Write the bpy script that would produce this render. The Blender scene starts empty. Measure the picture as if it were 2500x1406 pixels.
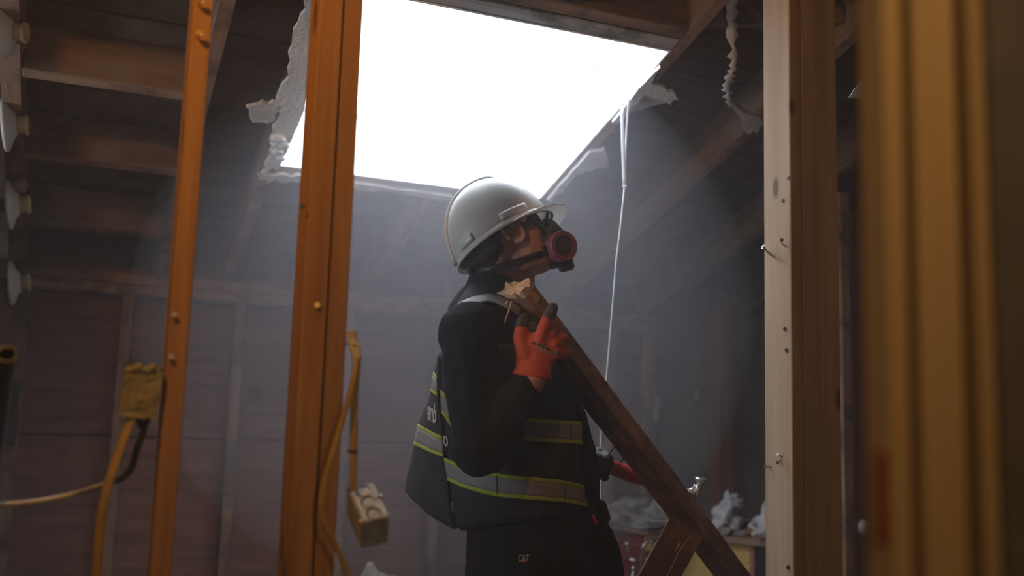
import bpy, bmesh, math, random
import numpy as np
from mathutils import Vector, Matrix, noise
random.seed(7)
sc = bpy.context.scene
col = sc.collection

# ---------------------------------------------------------------- camera
F_PX = 2525.75
PITCH, ROLL, YAW, SLOPE = [math.radians(a) for a in (8.0131, 1.7091, 22.933, 16.471)]
HC = 1.2
FW = Vector((math.sin(YAW)*math.cos(PITCH), math.cos(YAW)*math.cos(PITCH), math.sin(PITCH)))
_rt = Vector((math.cos(YAW), -math.sin(YAW), 0)); _up = _rt.cross(FW)
RI = _rt*math.cos(ROLL) + _up*math.sin(ROLL)
UP = RI.cross(FW)
CAM = Vector((0, 0, HC))
MAN_D = 2.45
cd = bpy.data.cameras.new('camera'); cam = bpy.data.objects.new('camera', cd); col.objects.link(cam)
cd.sensor_width = 36; cd.sensor_fit = 'HORIZONTAL'; cd.lens = F_PX*36/2500; cd.clip_start = .02
m = Matrix((RI, UP, -FW)).transposed().to_4x4(); m.translation = CAM
cam.matrix_world = m
cd.dof.use_dof = True; cd.dof.focus_distance = MAN_D-.02; cd.dof.aperture_fstop = 1.75
sc.camera = cam

# ---------------------------------------------------------------- sky, exposure
SKY = 9.0
w = bpy.data.worlds.new('overcast_sky'); sc.world = w; w.use_nodes = True
bg = w.node_tree.nodes['Background']; bg.inputs[0].default_value = (.88, .93, 1, 1); bg.inputs[1].default_value = SKY
vs = sc.view_settings
vs.view_transform = 'Standard'; vs.look = 'None'; vs.gamma = 1; vs.use_curve_mapping = False; vs.exposure = 0.45
cy = sc.cycles
cy.use_denoising = True
cy.max_bounces = 4; cy.diffuse_bounces = 3; cy.glossy_bounces = 2; cy.transmission_bounces = 3; cy.volume_bounces = 0
cy.use_adaptive_sampling = True; cy.adaptive_threshold = .04
cy.transparent_max_bounces = 6; cy.sample_clamp_indirect = 6; cy.caustics_reflective = False; cy.caustics_refractive = False

# ---------------------------------------------------------------- pixel helpers (frame 2500 x 1406)
def ray(x, y): return FW + RI*((x-1250)/F_PX) - UP*((y-703)/F_PX)
def dep(x, y, D): return CAM + ray(x, y)*D
def onY(x, y, Y): d = ray(x, y); return CAM + d*(Y/d.y)
def onX(x, y, X): d = ray(x, y); return CAM + d*(X/d.x)
def onZ(x, y, Z): d = ray(x, y); return CAM + d*((Z-HC)/d.z)
YW, Z0, TS = 3.918, 1.744, math.tan(SLOPE)
RN = Vector((0, math.sin(SLOPE), math.cos(SLOPE)))           # roof normal (up)
def rz(Y): return Z0 - TS*(Y-YW)
def rp(X, Y, h=0.): return Vector((X, Y, rz(Y))) + RN*h      # point on the rafter undersides (+h along the normal)
def onroof(x, y, h=0.):
    d = ray(x, y); o = CAM - RN*h
    return CAM + d*((Z0 + TS*YW - o.z - TS*o.y)/(d.z + TS*d.y))

# ---------------------------------------------------------------- materials
def mat_new(name):
    m = bpy.data.materials.new(name); m.use_nodes = True
    nt = m.node_tree; b = nt.nodes['Principled BSDF']
    return m, nt, b
def rgba(c): return (c[0], c[1], c[2], 1)
def plain(name, c, rough=.6, metal=0., var=.0, vscale=12, bump=0., bscale=80, spec=.5):
    m, nt, b = mat_new(name); N = nt.nodes; L = nt.links
    b.inputs['Base Color'].default_value = rgba(c); b.inputs['Roughness'].default_value = rough
    b.inputs['Metallic'].default_value = metal; b.inputs['Specular IOR Level'].default_value = spec
    tc = N.new('ShaderNodeTexCoord')
    if var:
        n = N.new('ShaderNodeTexNoise'); n.inputs['Scale'].default_value = vscale; n.inputs['Detail'].default_value = 5
        r = N.new('ShaderNodeValToRGB')
        r.color_ramp.elements[0].position = .3; r.color_ramp.elements[1].position = .72
        r.color_ramp.elements[0].color = rgba([max(0, v*(1-var)) for v in c]); r.color_ramp.elements[1].color = rgba([min(1, v*(1+var)) for v in c])
        L.new(tc.outputs['Object'], n.inputs['Vector']); L.new(n.outputs['Fac'], r.inputs[0]); L.new(r.outputs[0], b.inputs['Base Color'])
    if bump:
        n = N.new('ShaderNodeTexNoise'); n.inputs['Scale'].default_value = bscale; n.inputs['Detail'].default_value = 4
        bp = N.new('ShaderNodeBump'); bp.inputs['Strength'].default_value = bump; bp.inputs['Distance'].default_value = .01
        L.new(tc.outputs['Object'], n.inputs['Vector']); L.new(n.outputs['Fac'], bp.inputs['Height']); L.new(bp.outputs[0], b.inputs['Normal'])
    return m
def wood(name, dark, light, grain=(34, 34, 1.6), knots=.0, rough=.75, stain=None, stain_scale=2.2, bump=.25, kscale=(6, 6, 2.4)):
    """timber: grain along the local Z of the board"""
    m, nt, b = mat_new(name); N = nt.nodes; L = nt.links
    b.inputs['Roughness'].default_value = rough; b.inputs['Specular IOR Level'].default_value = .25
    tc = N.new('ShaderNodeTexCoord'); oi = N.new('ShaderNodeObjectInfo')
    mul = N.new('ShaderNodeMath'); mul.operation = 'MULTIPLY'; mul.inputs[1].default_value = 37.
    L.new(oi.outputs['Random'], mul.inputs[0])
    add = N.new('ShaderNodeVectorMath'); add.operation = 'ADD'
    L.new(tc.outputs['Object'], add.inputs[0]); L.new(mul.outputs[0], add.inputs[1])
    mp = N.new('ShaderNodeMapping'); mp.inputs['Scale'].default_value = grain; L.new(add.outputs[0], mp.inputs[0])
    n = N.new('ShaderNodeTexNoise'); n.inputs['Scale'].default_value = 1; n.inputs['Detail'].default_value = 6; n.inputs['Roughness'].default_value = .6; n.inputs['Distortion'].default_value = .6
    L.new(mp.outputs[0], n.inputs['Vector'])
    r = N.new('ShaderNodeValToRGB'); r.color_ramp.elements[0].position = .32; r.color_ramp.elements[1].position = .68
    r.color_ramp.elements[0].color = rgba(dark); r.color_ramp.elements[1].color = rgba(light)
    L.new(n.outputs['Fac'], r.inputs[0])
    out = r.outputs[0]
    # slight tone difference from board to board
    hv = N.new('ShaderNodeHueSaturation'); mr = N.new('ShaderNodeMapRange'); mr.inputs[3].default_value = .8; mr.inputs[4].default_value = 1.15
    L.new(oi.outputs['Random'], mr.inputs[0]); L.new(mr.outputs[0], hv.inputs['Value']); L.new(out, hv.inputs['Color']); out = hv.outputs[0]
    if knots:
        mk = N.new('ShaderNodeMapping'); mk.inputs['Scale'].default_value = kscale; L.new(add.outputs[0], mk.inputs[0])
        v = N.new('ShaderNodeTexVoronoi'); v.inputs['Scale'].default_value = 1; v.inputs['Randomness'].default_value = 1; L.new(mk.outputs[0], v.inputs['Vector'])
        kr = N.new('ShaderNodeValToRGB'); kr.color_ramp.elements[0].position = knots*.55; kr.color_ramp.elements[1].position = knots
        kr.color_ramp.elements[0].color = (1, 1, 1, 1); kr.color_ramp.elements[1].color = (0, 0, 0, 1)
        L.new(v.outputs['Distance'], kr.inputs[0])
        mx = N.new('ShaderNodeMixRGB'); mx.inputs[2].default_value = rgba([x*.38 for x in dark]); L.new(kr.outputs[0], mx.inputs[0]); L.new(out, mx.inputs[1]); out = mx.outputs[0]
    if stain:
        n2 = N.new('ShaderNodeTexNoise'); n2.inputs['Scale'].default_value = stain_scale; n2.inputs['Detail'].default_value = 6; n2.inputs['Roughness'].default_value = .65
        L.new(add.outputs[0], n2.inputs['Vector'])
        r2 = N.new('ShaderNodeValToRGB'); r2.color_ramp.elements[0].position = .48; r2.color_ramp.elements[1].position = .62
        r2.color_ramp.elements[0].color = (0, 0, 0, 1); r2.color_ramp.elements[1].color = (.85, .85, .85, 1); L.new(n2.outputs['Fac'], r2.inputs[0])
        mx = N.new('ShaderNodeMixRGB'); mx.inputs[2].default_value = rgba(stain); L.new(r2.outputs[0], mx.inputs[0]); L.new(out, mx.inputs[1]); out = mx.outputs[0]
    L.new(out, b.inputs['Base Color'])
    bp = N.new('ShaderNodeBump'); bp.inputs['Strength'].default_value = bump; bp.inputs['Distance'].default_value = .004
    L.new(n.outputs['Fac'], bp.inputs['Height']); L.new(bp.outputs[0], b.inputs['Normal'])
    return m
M = {}
M['stud'] = wood('warm_pine', (.36, .17, .06), (.56, .30, .12), knots=.16, kscale=(9, 9, 3.6))
M['pale'] = wood('pale_pine', (.50, .39, .28), (.68, .57, .44), knots=.13, kscale=(10, 10, 4.5))
M['post_front_shade'] = wood('shaded_brown_pine', (.30, .18, .10), (.44, .29, .17), knots=.13, kscale=(10, 10, 4.5))
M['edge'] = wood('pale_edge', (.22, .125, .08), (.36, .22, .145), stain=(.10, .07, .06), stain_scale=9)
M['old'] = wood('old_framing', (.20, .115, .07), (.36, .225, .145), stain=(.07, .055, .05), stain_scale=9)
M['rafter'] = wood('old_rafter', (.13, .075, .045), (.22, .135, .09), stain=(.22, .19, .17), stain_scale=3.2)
M['grey_wood'] = wood('weathered_header', (.34, .32, .30), (.72, .70, .67), stain=(.16, .15, .14), stain_scale=7, grain=(40, 40, 2.5))
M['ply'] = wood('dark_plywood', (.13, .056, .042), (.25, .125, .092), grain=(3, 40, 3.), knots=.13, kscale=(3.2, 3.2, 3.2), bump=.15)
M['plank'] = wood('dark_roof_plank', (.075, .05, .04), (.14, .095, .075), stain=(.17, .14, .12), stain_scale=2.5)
M['red_wood'] = wood('red_brown_board', (.24, .11, .08), (.36, .18, .13))
M['jamb'] = wood('jamb_pine', (.46, .27, .11), (.60, .37, .16), grain=(24, 24, 1.2), bump=.1)
M['groove'] = plain('groove_dark', (.12, .085, .065), .9, var=.2)
M['lumber'] = wood('used_lumber', (.26, .14, .075), (.44, .26, .145), knots=.12, stain=(.16, .10, .07), stain_scale=8)
M['lumber_dark'] = wood('dark_used_lumber', (.13, .07, .05), (.22, .13, .09), stain=(.09, .06, .05), stain_scale=8)
M['splinter'] = wood('fresh_break', (.50, .34, .22), (.72, .54, .38))
M['white'] = plain('white_plaster', (.74, .73, .71), .9, var=.12, vscale=9, bump=.5, bscale=60)
M['paper'] = plain('torn_paper', (.60, .57, .54), .9, var=.25, vscale=14, bump=.5, bscale=70)
M['shaft'] = plain('white_shaft', (.85, .85, .85), .8)
M['foam'] = plain('white_foam', (.85, .85, .84), .7, bump=.4, bscale=40)
M['grey_panel'] = plain('grey_drywall', (.34, .30, .265), .9, var=.22, vscale=5)
M['floor'] = plain('dusty_floor', (.16, .12, .09), .9, var=.35, vscale=6, bump=.3)
M['outer'] = plain('dim_lining', (.12, .085, .06), .9, var=.3, vscale=3)
M['porcelain'] = plain('white_porcelain', (.72, .70, .66), .35)
M['cream'] = plain('cream_tube', (.62, .50, .30), .5)
M['iron'] = plain('dark_iron', (.05, .05, .055), .38, metal=.5)
M['steel'] = plain('dull_steel', (.50, .50, .50), .35, metal=1.)
M['nail'] = plain('nail_steel', (.42, .38, .34), .4, metal=1.)
M['brass'] = plain('brass_head', (.75, .50, .14), .35, metal=1.)
M['boxm'] = plain('dusty_box', (.34, .29, .17), .85, var=.35, vscale=40, bump=.5, bscale=120)
M['galv'] = plain('galvanised_box', (.50, .50, .50), .6, metal=.1, var=.25, vscale=40)
M['yel'] = plain('yellow_cable', (.46, .29, .06), .5, var=.12, vscale=30)
M['wht'] = plain('white_cable', (.58, .53, .45), .6, var=.2, vscale=30)
M['dkc'] = plain('dark_cable', (.05, .035, .02), .6)
M['cordw'] = plain('white_cord', (.80, .82, .86), .6)
M['plastic'] = plain('clear_white_plastic', (.80, .83, .90), .3)
M['redp'] = plain('red_grip', (.52, .022, .028), .45)
M['chrome'] = plain('chrome', (.75, .76, .78), .15, metal=1.)
M['hammer'] = plain('hammer_steel', (.75, .80, .84), .28, metal=.85)
M['redtile'] = plain('red_tile', (.20, .035, .03), .3, var=.15)
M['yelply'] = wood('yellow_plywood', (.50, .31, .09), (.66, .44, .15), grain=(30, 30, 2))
M['rust'] = plain('red_rust', (.32, .055, .015), .7, var=.2, vscale=50)
M['rubble'] = plain('grey_rubble', (.24, .21, .19), .95, var=.5, vscale=30, bump=.8, bscale=60)
M['fluff'] = plain('pale_insulation', (.56, .55, .56), .95, var=.22, vscale=20, bump=.8, bscale=50)
M['black'] = plain('black', (.01, .01, .01), .8)
# person
M['skin'] = plain('skin', (.47, .25, .185), .5, var=.08, vscale=30)
M['hair'] = plain('dark_hair', (.018, .014, .012), .7, bump=.5, bscale=200)
M['shirt'] = plain('charcoal_shirt', (.022, .021, .023), .9, var=.2, vscale=60, bump=.15, bscale=25, spec=.15)
M['vest'] = plain('navy_vest', (.021, .022, .028), .75, var=.15, vscale=20, bump=.2, bscale=18, spec=.3)
M['trous'] = plain('black_trousers', (.013, .012, .013), .9, var=.2, vscale=30, bump=.2, bscale=20, spec=.1)
M['hivis'] = plain('lime_trim', (.36, .43, .03), .6)
M['silver'] = plain('silver_tape', (.24, .23, .235), .5, var=.06, vscale=40)
M['hat'] = plain('white_hard_hat', (.80, .79, .76), .32, var=.03, vscale=25)
def see_through(m, c, k):
    nt = m.node_tree; b = nt.nodes['Principled BSDF']; t = nt.nodes.new('ShaderNodeBsdfTranslucent'); t.inputs[0].default_value = rgba(c)
    mx = nt.nodes.new('ShaderNodeMixShader'); mx.inputs[0].default_value = k
    nt.links.new(b.outputs[0], mx.inputs[1]); nt.links.new(t.outputs[0], mx.inputs[2]); nt.links.new(mx.outputs[0], nt.nodes['Material Output'].inputs[0])
see_through(M['hat'], (.85, .84, .82), .3)
M['band'] = plain('grey_headband', (.035, .037, .042), .6)
M['rubber'] = plain('grey_rubber', (.045, .045, .048), .55)
M['rubber2'] = plain('dark_plastic', (.03, .03, .032), .4)
M['pink'] = plain('magenta_filter', (.25, .07, .14), .5)
M['mesh'] = plain('filter_grille', (.06, .055, .05), .7, var=.4, vscale=120)
M['glove'] = plain('orange_glove', (.64, .11, .032), .75, var=.10, vscale=40, bump=.25, bscale=60)
M['coat'] = plain('grey_palm_coat', (.07, .07, .072), .7, bump=.4, bscale=90)
M['print'] = plain('white_print', (.42, .40, .39), .7)
M['orange'] = plain('orange_mark', (.75, .28, .03), .6)
M['boot'] = plain('brown_boot', (.10, .06, .03), .7)
M['eye'] = plain('eye', (.05, .04, .035), .2)

# ---------------------------------------------------------------- object helpers
def link(name, me, mat, parent=None, mw=None, smooth=False):
    o = bpy.data.objects.new(name, me); col.objects.link(o)
    if mat is not None and len(me.materials) == 0: me.materials.append(M[mat] if isinstance(mat, str) else mat)
    if mw is not None: o.matrix_world = mw
    if parent is not None:
        o.parent = parent; o.matrix_parent_inverse = (root_mw(parent)).inverted()
    if smooth:
        for p in me.polygons: p.use_smooth = True
    return o
MW = {}
def root_mw(p):
    if p.name in MW: return MW[p.name]
    mw = p.matrix_basis.copy()
    if p.parent: mw = root_mw(p.parent) @ p.matrix_parent_inverse @ mw
    return mw
def thing(name, loc, label, cat, group=None, kind=None):
    o = bpy.data.objects.new(name, None); col.objects.link(o); o.location = loc; o.empty_display_size = .05
    o.matrix_basis = Matrix.Translation(loc)
    return tag(o, label, cat, group, kind)
def tag(o, label=None, cat=None, group=None, kind=None):
    if label: o['label'] = label
    if cat: o['category'] = cat
    if group: o['group'] = group
    if kind: o['kind'] = kind
    return o
def me_from(verts, faces, name='mesh'):
    me = bpy.data.meshes.new(name); me.from_pydata([tuple(v) for v in verts], [], faces); me.update(); return me
def bm_me(bm, name='mesh'):
    bmesh.ops.recalc_face_normals(bm, faces=bm.faces[:])
    me = bpy.data.meshes.new(name); bm.to_mesh(me); bm.free(); return me
_cache = {}
def box_me(w, t, L, bev=.003):
    k = (round(w, 4), round(t, 4), round(L, 4), bev)
    if k in _cache: return _cache[k].copy()
    bm = bmesh.new(); bmesh.ops.create_cube(bm, size=1)
    for v in bm.verts: v.co = Vector((v.co.x*w, v.co.y*t, v.co.z*L))
    if bev: bmesh.ops.bevel(bm, geom=bm.edges[:], offset=min(bev, w*.3, t*.3), segments=1, affect='EDGES')
    me = bm_me(bm); _cache[k] = me; return me.copy()
def frame(a, b, wdir):
    z = (b-a).normalized(); x = Vector(wdir); x = (x - z*x.dot(z)).normalized(); y = z.cross(x)
    mw = Matrix((x, y, z)).transposed().to_4x4(); mw.translation = (a+b)/2
    return mw
def board(name, a, b, wdir, w, t, mat, parent=None, bev=.003):
    """straight piece of timber from a to b; w along wdir, t across"""
    a = Vector(a); b = Vector(b)
    return link(name, box_me(w, t, (b-a).length, bev), mat, parent, frame(a, b, wdir))
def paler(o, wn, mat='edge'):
    """give the faces that look along wn a second material, a paler wood by default"""
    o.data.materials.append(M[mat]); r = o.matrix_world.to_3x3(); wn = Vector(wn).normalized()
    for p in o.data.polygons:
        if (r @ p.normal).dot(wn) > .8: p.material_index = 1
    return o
def boxat(name, lo, hi, mat, parent=None, bev=.002, axis='z'):
    lo = Vector(lo); hi = Vector(hi); c = (lo+hi)/2; d = hi-lo
    if axis == 'z': return board(name, c-Vector((0, 0, d.z/2)), c+Vector((0, 0, d.z/2)), (1, 0, 0), d.x, d.y, mat, parent, bev)
    if axis == 'x': return board(name, c-Vector((d.x/2, 0, 0)), c+Vector((d.x/2, 0, 0)), (0, 1, 0), d.y, d.z, mat, parent, bev)
    return board(name, c-Vector((0, d.y/2, 0)), c+Vector((0, d.y/2, 0)), (1, 0, 0), d.x, d.z, mat, parent, bev)
def catmull(pts, n):
    pts = [Vector(p) for p in pts]
    if len(pts) == 2: return [pts[0].lerp(pts[1], i/(n-1)) for i in range(n)]
    P = [pts[0]*2-pts[1]] + pts + [pts[-1]*2-pts[-2]]; out = []
    S = len(pts)-1
    for i in range(n):
        u = i/(n-1)*S; k = min(int(u), S-1); t = u-k
        a, b, c, d = P[k:k+4]
        out.append(.5*((2*b) + (c-a)*t + (2*a-5*b+4*c-d)*t*t + (3*b-a-3*c+d)*t**3))
    return out
def add_tube(bm, pts, rad, seg=10, flat=1., hint=None, caps=True):
    """tube through pts; rad number or list; flat scales the second axis"""
    n = len(pts); rings = []; up = Vector(hint) if hint is not None else Vector((.3, .2, 1))
    for i, p in enumerate(pts):
        t = (pts[min(i+1, n-1)] - pts[max(i-1, 0)]).normalized()
        x = up - t*up.dot(t)
        if x.length < 1e-5: x = Vector((1, 0, 0)) - t*t.x
        x.normalize(); y = t.cross(x)
        if hint is None: up = x
        r = rad[i] if hasattr(rad, '__len__') else rad
        rings.append([bm.verts.new(p + x*(r*math.cos(a)) + y*(r*flat*math.sin(a))) for a in [2*math.pi*k/seg for k in range(seg)]])
    for i in range(n-1):
        for k in range(seg): bm.faces.new((rings[i][k], rings[i][(k+1) % seg], rings[i+1][(k+1) % seg], rings[i+1][k]))
    if caps: bm.faces.new(rings[0][::-1]); bm.faces.new(rings[-1])
def tube(name, pts, rad, mat, parent=None, seg=10, flat=1., hint=None, n=None, smooth=True):
    pts = [Vector(p) for p in pts]
    if n:
        k = len(pts); 
        if hasattr(rad, '__len__'): rad = [float(np.interp(i/(n-1)*(k-1), range(k), rad)) for i in range(n)]
        pts = catmull(pts, n)
    bm = bmesh.new(); add_tube(bm, pts, rad, seg, flat, hint); return link(name, bm_me(bm), mat, parent, smooth=smooth)
def add_lathe(bm, c, axis, prof, seg=20, ref=None):
    """prof: list of (distance along axis, radius)"""
    axis = Vector(axis).normalized(); x = Vector(ref) if ref else (Vector((0, 0, 1)) if abs(axis.z) < .9 else Vector((1, 0, 0)))
    x = (x - axis*x.dot(axis)).normalized(); y = axis.cross(x); c = Vector(c); rings = []
    for h, r in prof:
        rings.append([bm.verts.new(c + axis*h + x*(max(r, 1e-4)*math.cos(a)) + y*(max(r, 1e-4)*math.sin(a))) for a in [2*math.pi*k/seg for k in range(seg)]])
    for i in range(len(rings)-1):
        for k in range(seg): bm.faces.new((rings[i][k], rings[i][(k+1) % seg], rings[i+1][(k+1) % seg], rings[i+1][k]))
    bm.faces.new(rings[0][::-1]); bm.faces.new(rings[-1])
def lathe(name, c, axis, prof, mat, parent=None, seg=20, smooth=True):
    bm = bmesh.new(); add_lathe(bm, c, axis, prof, seg); return link(name, bm_me(bm), mat, parent, smooth=smooth)
def add_ell(bm, c, ax, rad, seg=20, rings=12):
    """ellipsoid with axes ax (3 unit vectors) and radii"""
    vv = bmesh.ops.create_uvsphere(bm, u_segments=seg, v_segments=rings, radius=1)['verts']
    for v in vv: v.co = Vector(c) + ax[0]*(v.co.x*rad[0]) + ax[1]*(v.co.y*rad[1]) + ax[2]*(v.co.z*rad[2])
def add_cap(bm, p0, r0, p1, r1, seg=14, flat=1., hint=None):
    """tapered capsule"""
    p0 = Vector(p0); p1 = Vector(p1); d = (p1-p0).normalized(); pts = []; rr = []
    for a in (85, 60, 30): pts.append(p0 - d*(r0*math.sin(math.radians(a)))); rr.append(r0*math.cos(math.radians(a)))
    for t in (0, .25, .5, .75, 1): pts.append(p0.lerp(p1, t)); rr.append(r0+(r1-r0)*t)
    for a in (30, 60, 85): pts.append(p1 + d*(r1*math.sin(math.radians(a)))); rr.append(r1*math.cos(math.radians(a)))
    add_tube(bm, pts, rr, seg, flat, hint)
def add_loft(bm, rings):
    """rings: lists of points"""
    R = [[bm.verts.new(p) for p in r] for r in rings]; k = len(rings[0])
    for i in range(len(R)-1):
        for j in range(k): bm.faces.new((R[i][j], R[i][(j+1) % k], R[i+1][(j+1) % k], R[i+1][j]))
    bm.faces.new(R[0][::-1]); bm.faces.new(R[-1])
def fuse(name, bm, mat, parent, voxel=.006, smooth=6, sfac=.5):
    """one continuous surface out of overlapping solids"""
    me = bm_me(bm); o = bpy.data.objects.new('tmp', me); col.objects.link(o)
    r = o.modifiers.new('r', 'REMESH'); r.mode = 'VOXEL'; r.voxel_size = voxel
    if smooth: s = o.modifiers.new('s', 'SMOOTH'); s.iterations = smooth; s.factor = sfac
    dg = bpy.context.evaluated_depsgraph_get()
    me2 = bpy.data.meshes.new_from_object(o.evaluated_get(dg)); bpy.data.objects.remove(o); bpy.data.meshes.remove(me)
    me2.materials.clear()
    return link(name, me2, mat, parent, smooth=True)
def sheet(name, grid, mat, parent, thick=.003, smooth=True, wave=0.):
    """cloth or strip from a grid of points, given a thickness"""
    R = len(grid); Cn = len(grid[0]); V = []; F = []
    G = np.array([[tuple(p) for p in r] for r in grid])
    du = np.gradient(G, axis=1); dv = np.gradient(G, axis=0); nn = np.cross(du, dv); nn /= (np.linalg.norm(nn, axis=2, keepdims=True)+1e-9)
    for s in (0, 1):
        for i in range(R):
            for j in range(Cn): V.append(G[i, j] + nn[i, j]*thick*(s-.5))
    id_ = lambda s, i, j: s*R*Cn + i*Cn + j
    for i in range(R-1):
        for j in range(Cn-1):
            F.append((id_(0, i, j), id_(0, i, j+1), id_(0, i+1, j+1), id_(0, i+1, j))); F.append((id_(1, i, j), id_(1, i+1, j), id_(1, i+1, j+1), id_(1, i, j+1)))
    for i in range(R-1):
        for j in (0, Cn-1): F.append((id_(0, i, j), id_(0, i+1, j), id_(1, i+1, j), id_(1, i, j)))
    for j in range(Cn-1):
        for i in (0, R-1): F.append((id_(0, i, j), id_(0, i, j+1), id_(1, i, j+1), id_(1, i, j)))
    bm = bmesh.new(); me = me_from(V, F); bm.from_mesh(me); bpy.data.meshes.remove(me)
    return link(name, bm_me(bm), mat, parent, smooth=smooth)
def jag(pts, amp, n=5, seed=0):
    """roughen a closed 2-D outline"""
    r = random.Random(seed); out = []
    for i in range(len(pts)):
        a = Vector(pts[i][:2]); b = Vector(pts[(i+1) % len(pts)][:2]); k = amp if len(pts[i]) < 3 else pts[i][2]
        for j in range(n):
            t = j/n; p = a.lerp(b, t); nrm = Vector((-(b-a).y, (b-a).x)); 
            if nrm.length > 0: nrm.normalize()
            out.append(p + nrm*(r.uniform(-k, k) if j else r.uniform(-k, k)*.4))
    return out
def plate(name, pts3, nrm, thick, mat, parent=None):
    """irregular flat piece from an outline in space"""
    bm = bmesh.new(); nrm = Vector(nrm)
    a = [bm.verts.new(p) for p in pts3]; b = [bm.verts.new(Vector(p)+nrm*thick) for p in pts3]; k = len(a)
    f0 = bm.faces.new(a[::-1]); f1 = bm.faces.new(b)
    for i in range(k): bm.faces.new((a[i], a[(i+1) % k], b[(i+1) % k], b[i]))
    bmesh.ops.triangulate(bm, faces=[f0, f1])
    return link(name, bm_me(bm), mat, parent)
def chunk_me(r, seed, rough=.45, sub=2, sc3=(1, 1, 1), freq=2.2):
    bm = bmesh.new(); bmesh.ops.create_icosphere(bm, subdivisions=sub, radius=1)
    for v in bm.verts:
        k = 1 + rough*noise.noise(v.co*freq + Vector((seed*3.1, seed*1.7, 0))) + rough*.6*noise.noise(v.co*freq*2.6 + Vector((0, seed*2.3, 5)))
        v.co = Vector((v.co.x*sc3[0], v.co.y*sc3[1], v.co.z*sc3[2]))*(k*r)
    return bm_me(bm)
def nail(parent, p, d, L=.03, r=.0022, mat='nail', name='nail', bend=None):
    p = Vector(p); d = Vector(d).normalized(); bm = bmesh.new()
    pts = [p - d*.01, p + d*L*.5, p + d*L] if bend is None else [p - d*.01, p + d*L*.5, p + d*L*.8 + Vector(bend)*.4, p + d*L + Vector(bend)]
    add_tube(bm, pts, r, 6); e = (pts[-1]-pts[-2]).normalized(); add_lathe(bm, pts[-1], e, [(-.001, r*2.3), (.001, r*2.3)], 8)
    return link(name, bm_me(bm), mat, parent, smooth=False)
V3 = Vector
X_, Y_, Z_ = V3((1, 0, 0)), V3((0, 1, 0)), V3((0, 0, 1))

# ================================================================ ROOM SHELL
XL, XR, YB = -1.6, 3.3, -1.5
SX0, SX1, SY0, SY1 = .530, 1.405, 2.285, 3.105          # skylight opening on the rafter undersides
RH = .14                                               # rafter depth
fl = boxat('floor', (XL, YB, -.06), (XR, 4.2, 0), 'floor', None, 0, 'y'); tag(fl, 'dusty bare floor of the gutted room', 'floor', kind='structure')
def wall_prism(name, X0, X1, label):
    pts = [V3((X0, YB-.1, -.06)), V3((X0, 4.2, -.06)), V3((X0, 4.2, rz(4.2)+.3)), V3((X0, YB-.1, rz(YB)+.3))]
    o = plate(name, pts, X_, X1-X0, 'outer'); tag(o, label, 'wall', kind='structure'); return o
WY0, WY1, WZ0, WZ1 = 2.05, 2.72, 1.0, 1.80                # side window added for fill light in the left wall, outside the frame
bm = bmesh.new()
for (ya, yb, za, zb) in ((YB-.1, WY0, -.06, rz(WY0)), (WY1, 4.2, -.06, rz(4.2)+.25), (WY0, WY1, -.06, WZ0), (WY0, WY1, WZ1, rz(WY1)+.1)):
    q = [(XL-.08, ya, za), (XL-.08, yb, za), (XL-.08, yb, zb), (XL-.08, ya, rz(YB)+.3 if ya < 0 else (rz(ya)+.15 if zb > WZ0+.01 else zb))]
    A_ = [bm.verts.new(v) for v in q]; B_ = [bm.verts.new((XL, v[1], v[2])) for v in q]; bm.faces.new(A_[::-1]); bm.faces.new(B_)
    for i in range(4): bm.faces.new((A_[i], A_[(i+1) % 4], B_[(i+1) % 4], B_[i]))
wl_ = link('wall_left', bm_me(bm), 'outer'); tag(wl_, 'dim boarded side wall with an added fill-light window at the left end of the room', 'wall', kind='structure')
w2 = thing('fill_window', (XL, (WY0+WY1)/2, WZ0), 'unseen side window added to give fill daylight left of the frame', 'window', kind='structure')
for (lo_, hi_) in (((XL-.06, WY0, WZ0), (XL-.01, WY0+.03, WZ1)), ((XL-.06, WY1-.03, WZ0), (XL-.01, WY1, WZ1)), ((XL-.06, WY0+.03, WZ0), (XL-.01, WY1-.03, WZ0+.03)), ((XL-.06, WY0+.03, WZ1-.03), (XL-.01, WY1-.03, WZ1))):
    boxat('window_frame', lo_, hi_, 'shaft', w2)
wall_prism('wall_right', XR, XR+.08, 'dim boarded side wall at the right end of the room')
wb = boxat('wall_back', (XL-.08, YB-.08, -.06), (XR+.08, YB, rz(YB)+.3), 'outer', None, 0); tag(wb, 'dim boarded wall behind the camera', 'wall', kind='structure')

# ---- far wall: studs, plates, plywood sheets
wf = thing('wall_front', (1.2, YW, 0), 'low framed wall of dark plywood sheets and bare studs behind the worker', 'wall', kind='structure')
lin = boxat('backing', (XL-.08, 4.04, -.06), (XR+.08, 4.14, 2.05), 'outer', wf, 0)
PJ = 1.148
xs = [-1.6, -.19, .167, .562, 1.355, 2.14, 2.40]
for i in range(len(xs)-1):
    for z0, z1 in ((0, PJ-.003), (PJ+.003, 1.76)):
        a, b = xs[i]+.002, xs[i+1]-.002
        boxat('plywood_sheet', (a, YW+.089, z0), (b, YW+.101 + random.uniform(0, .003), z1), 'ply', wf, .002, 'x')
for a, b in ((2.404, 2.70), (2.704, XR)):
    boxat('wall_panel', (a, YW+.060, 0), (b, YW+.075, 1.95), 'grey_panel', wf, .002, 'x')
for x, wd in ((-.243, .098), (.150, .038), (.545, .038), (.957, .038), (1.335, .038), (1.74, .038), (2.115, .038), (2.325, .04)):
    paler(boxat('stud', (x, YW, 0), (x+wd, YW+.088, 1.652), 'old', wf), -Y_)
for x in (2.668, 2.708): boxat('stud', (x, YW-.02, 0), (x+.038, YW+.06, 1.80), 'red_wood', wf)
boxat('stud', (3.06, YW-.02, 0), (3.10, YW+.06, 1.80), 'red_wood', wf)
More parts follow.
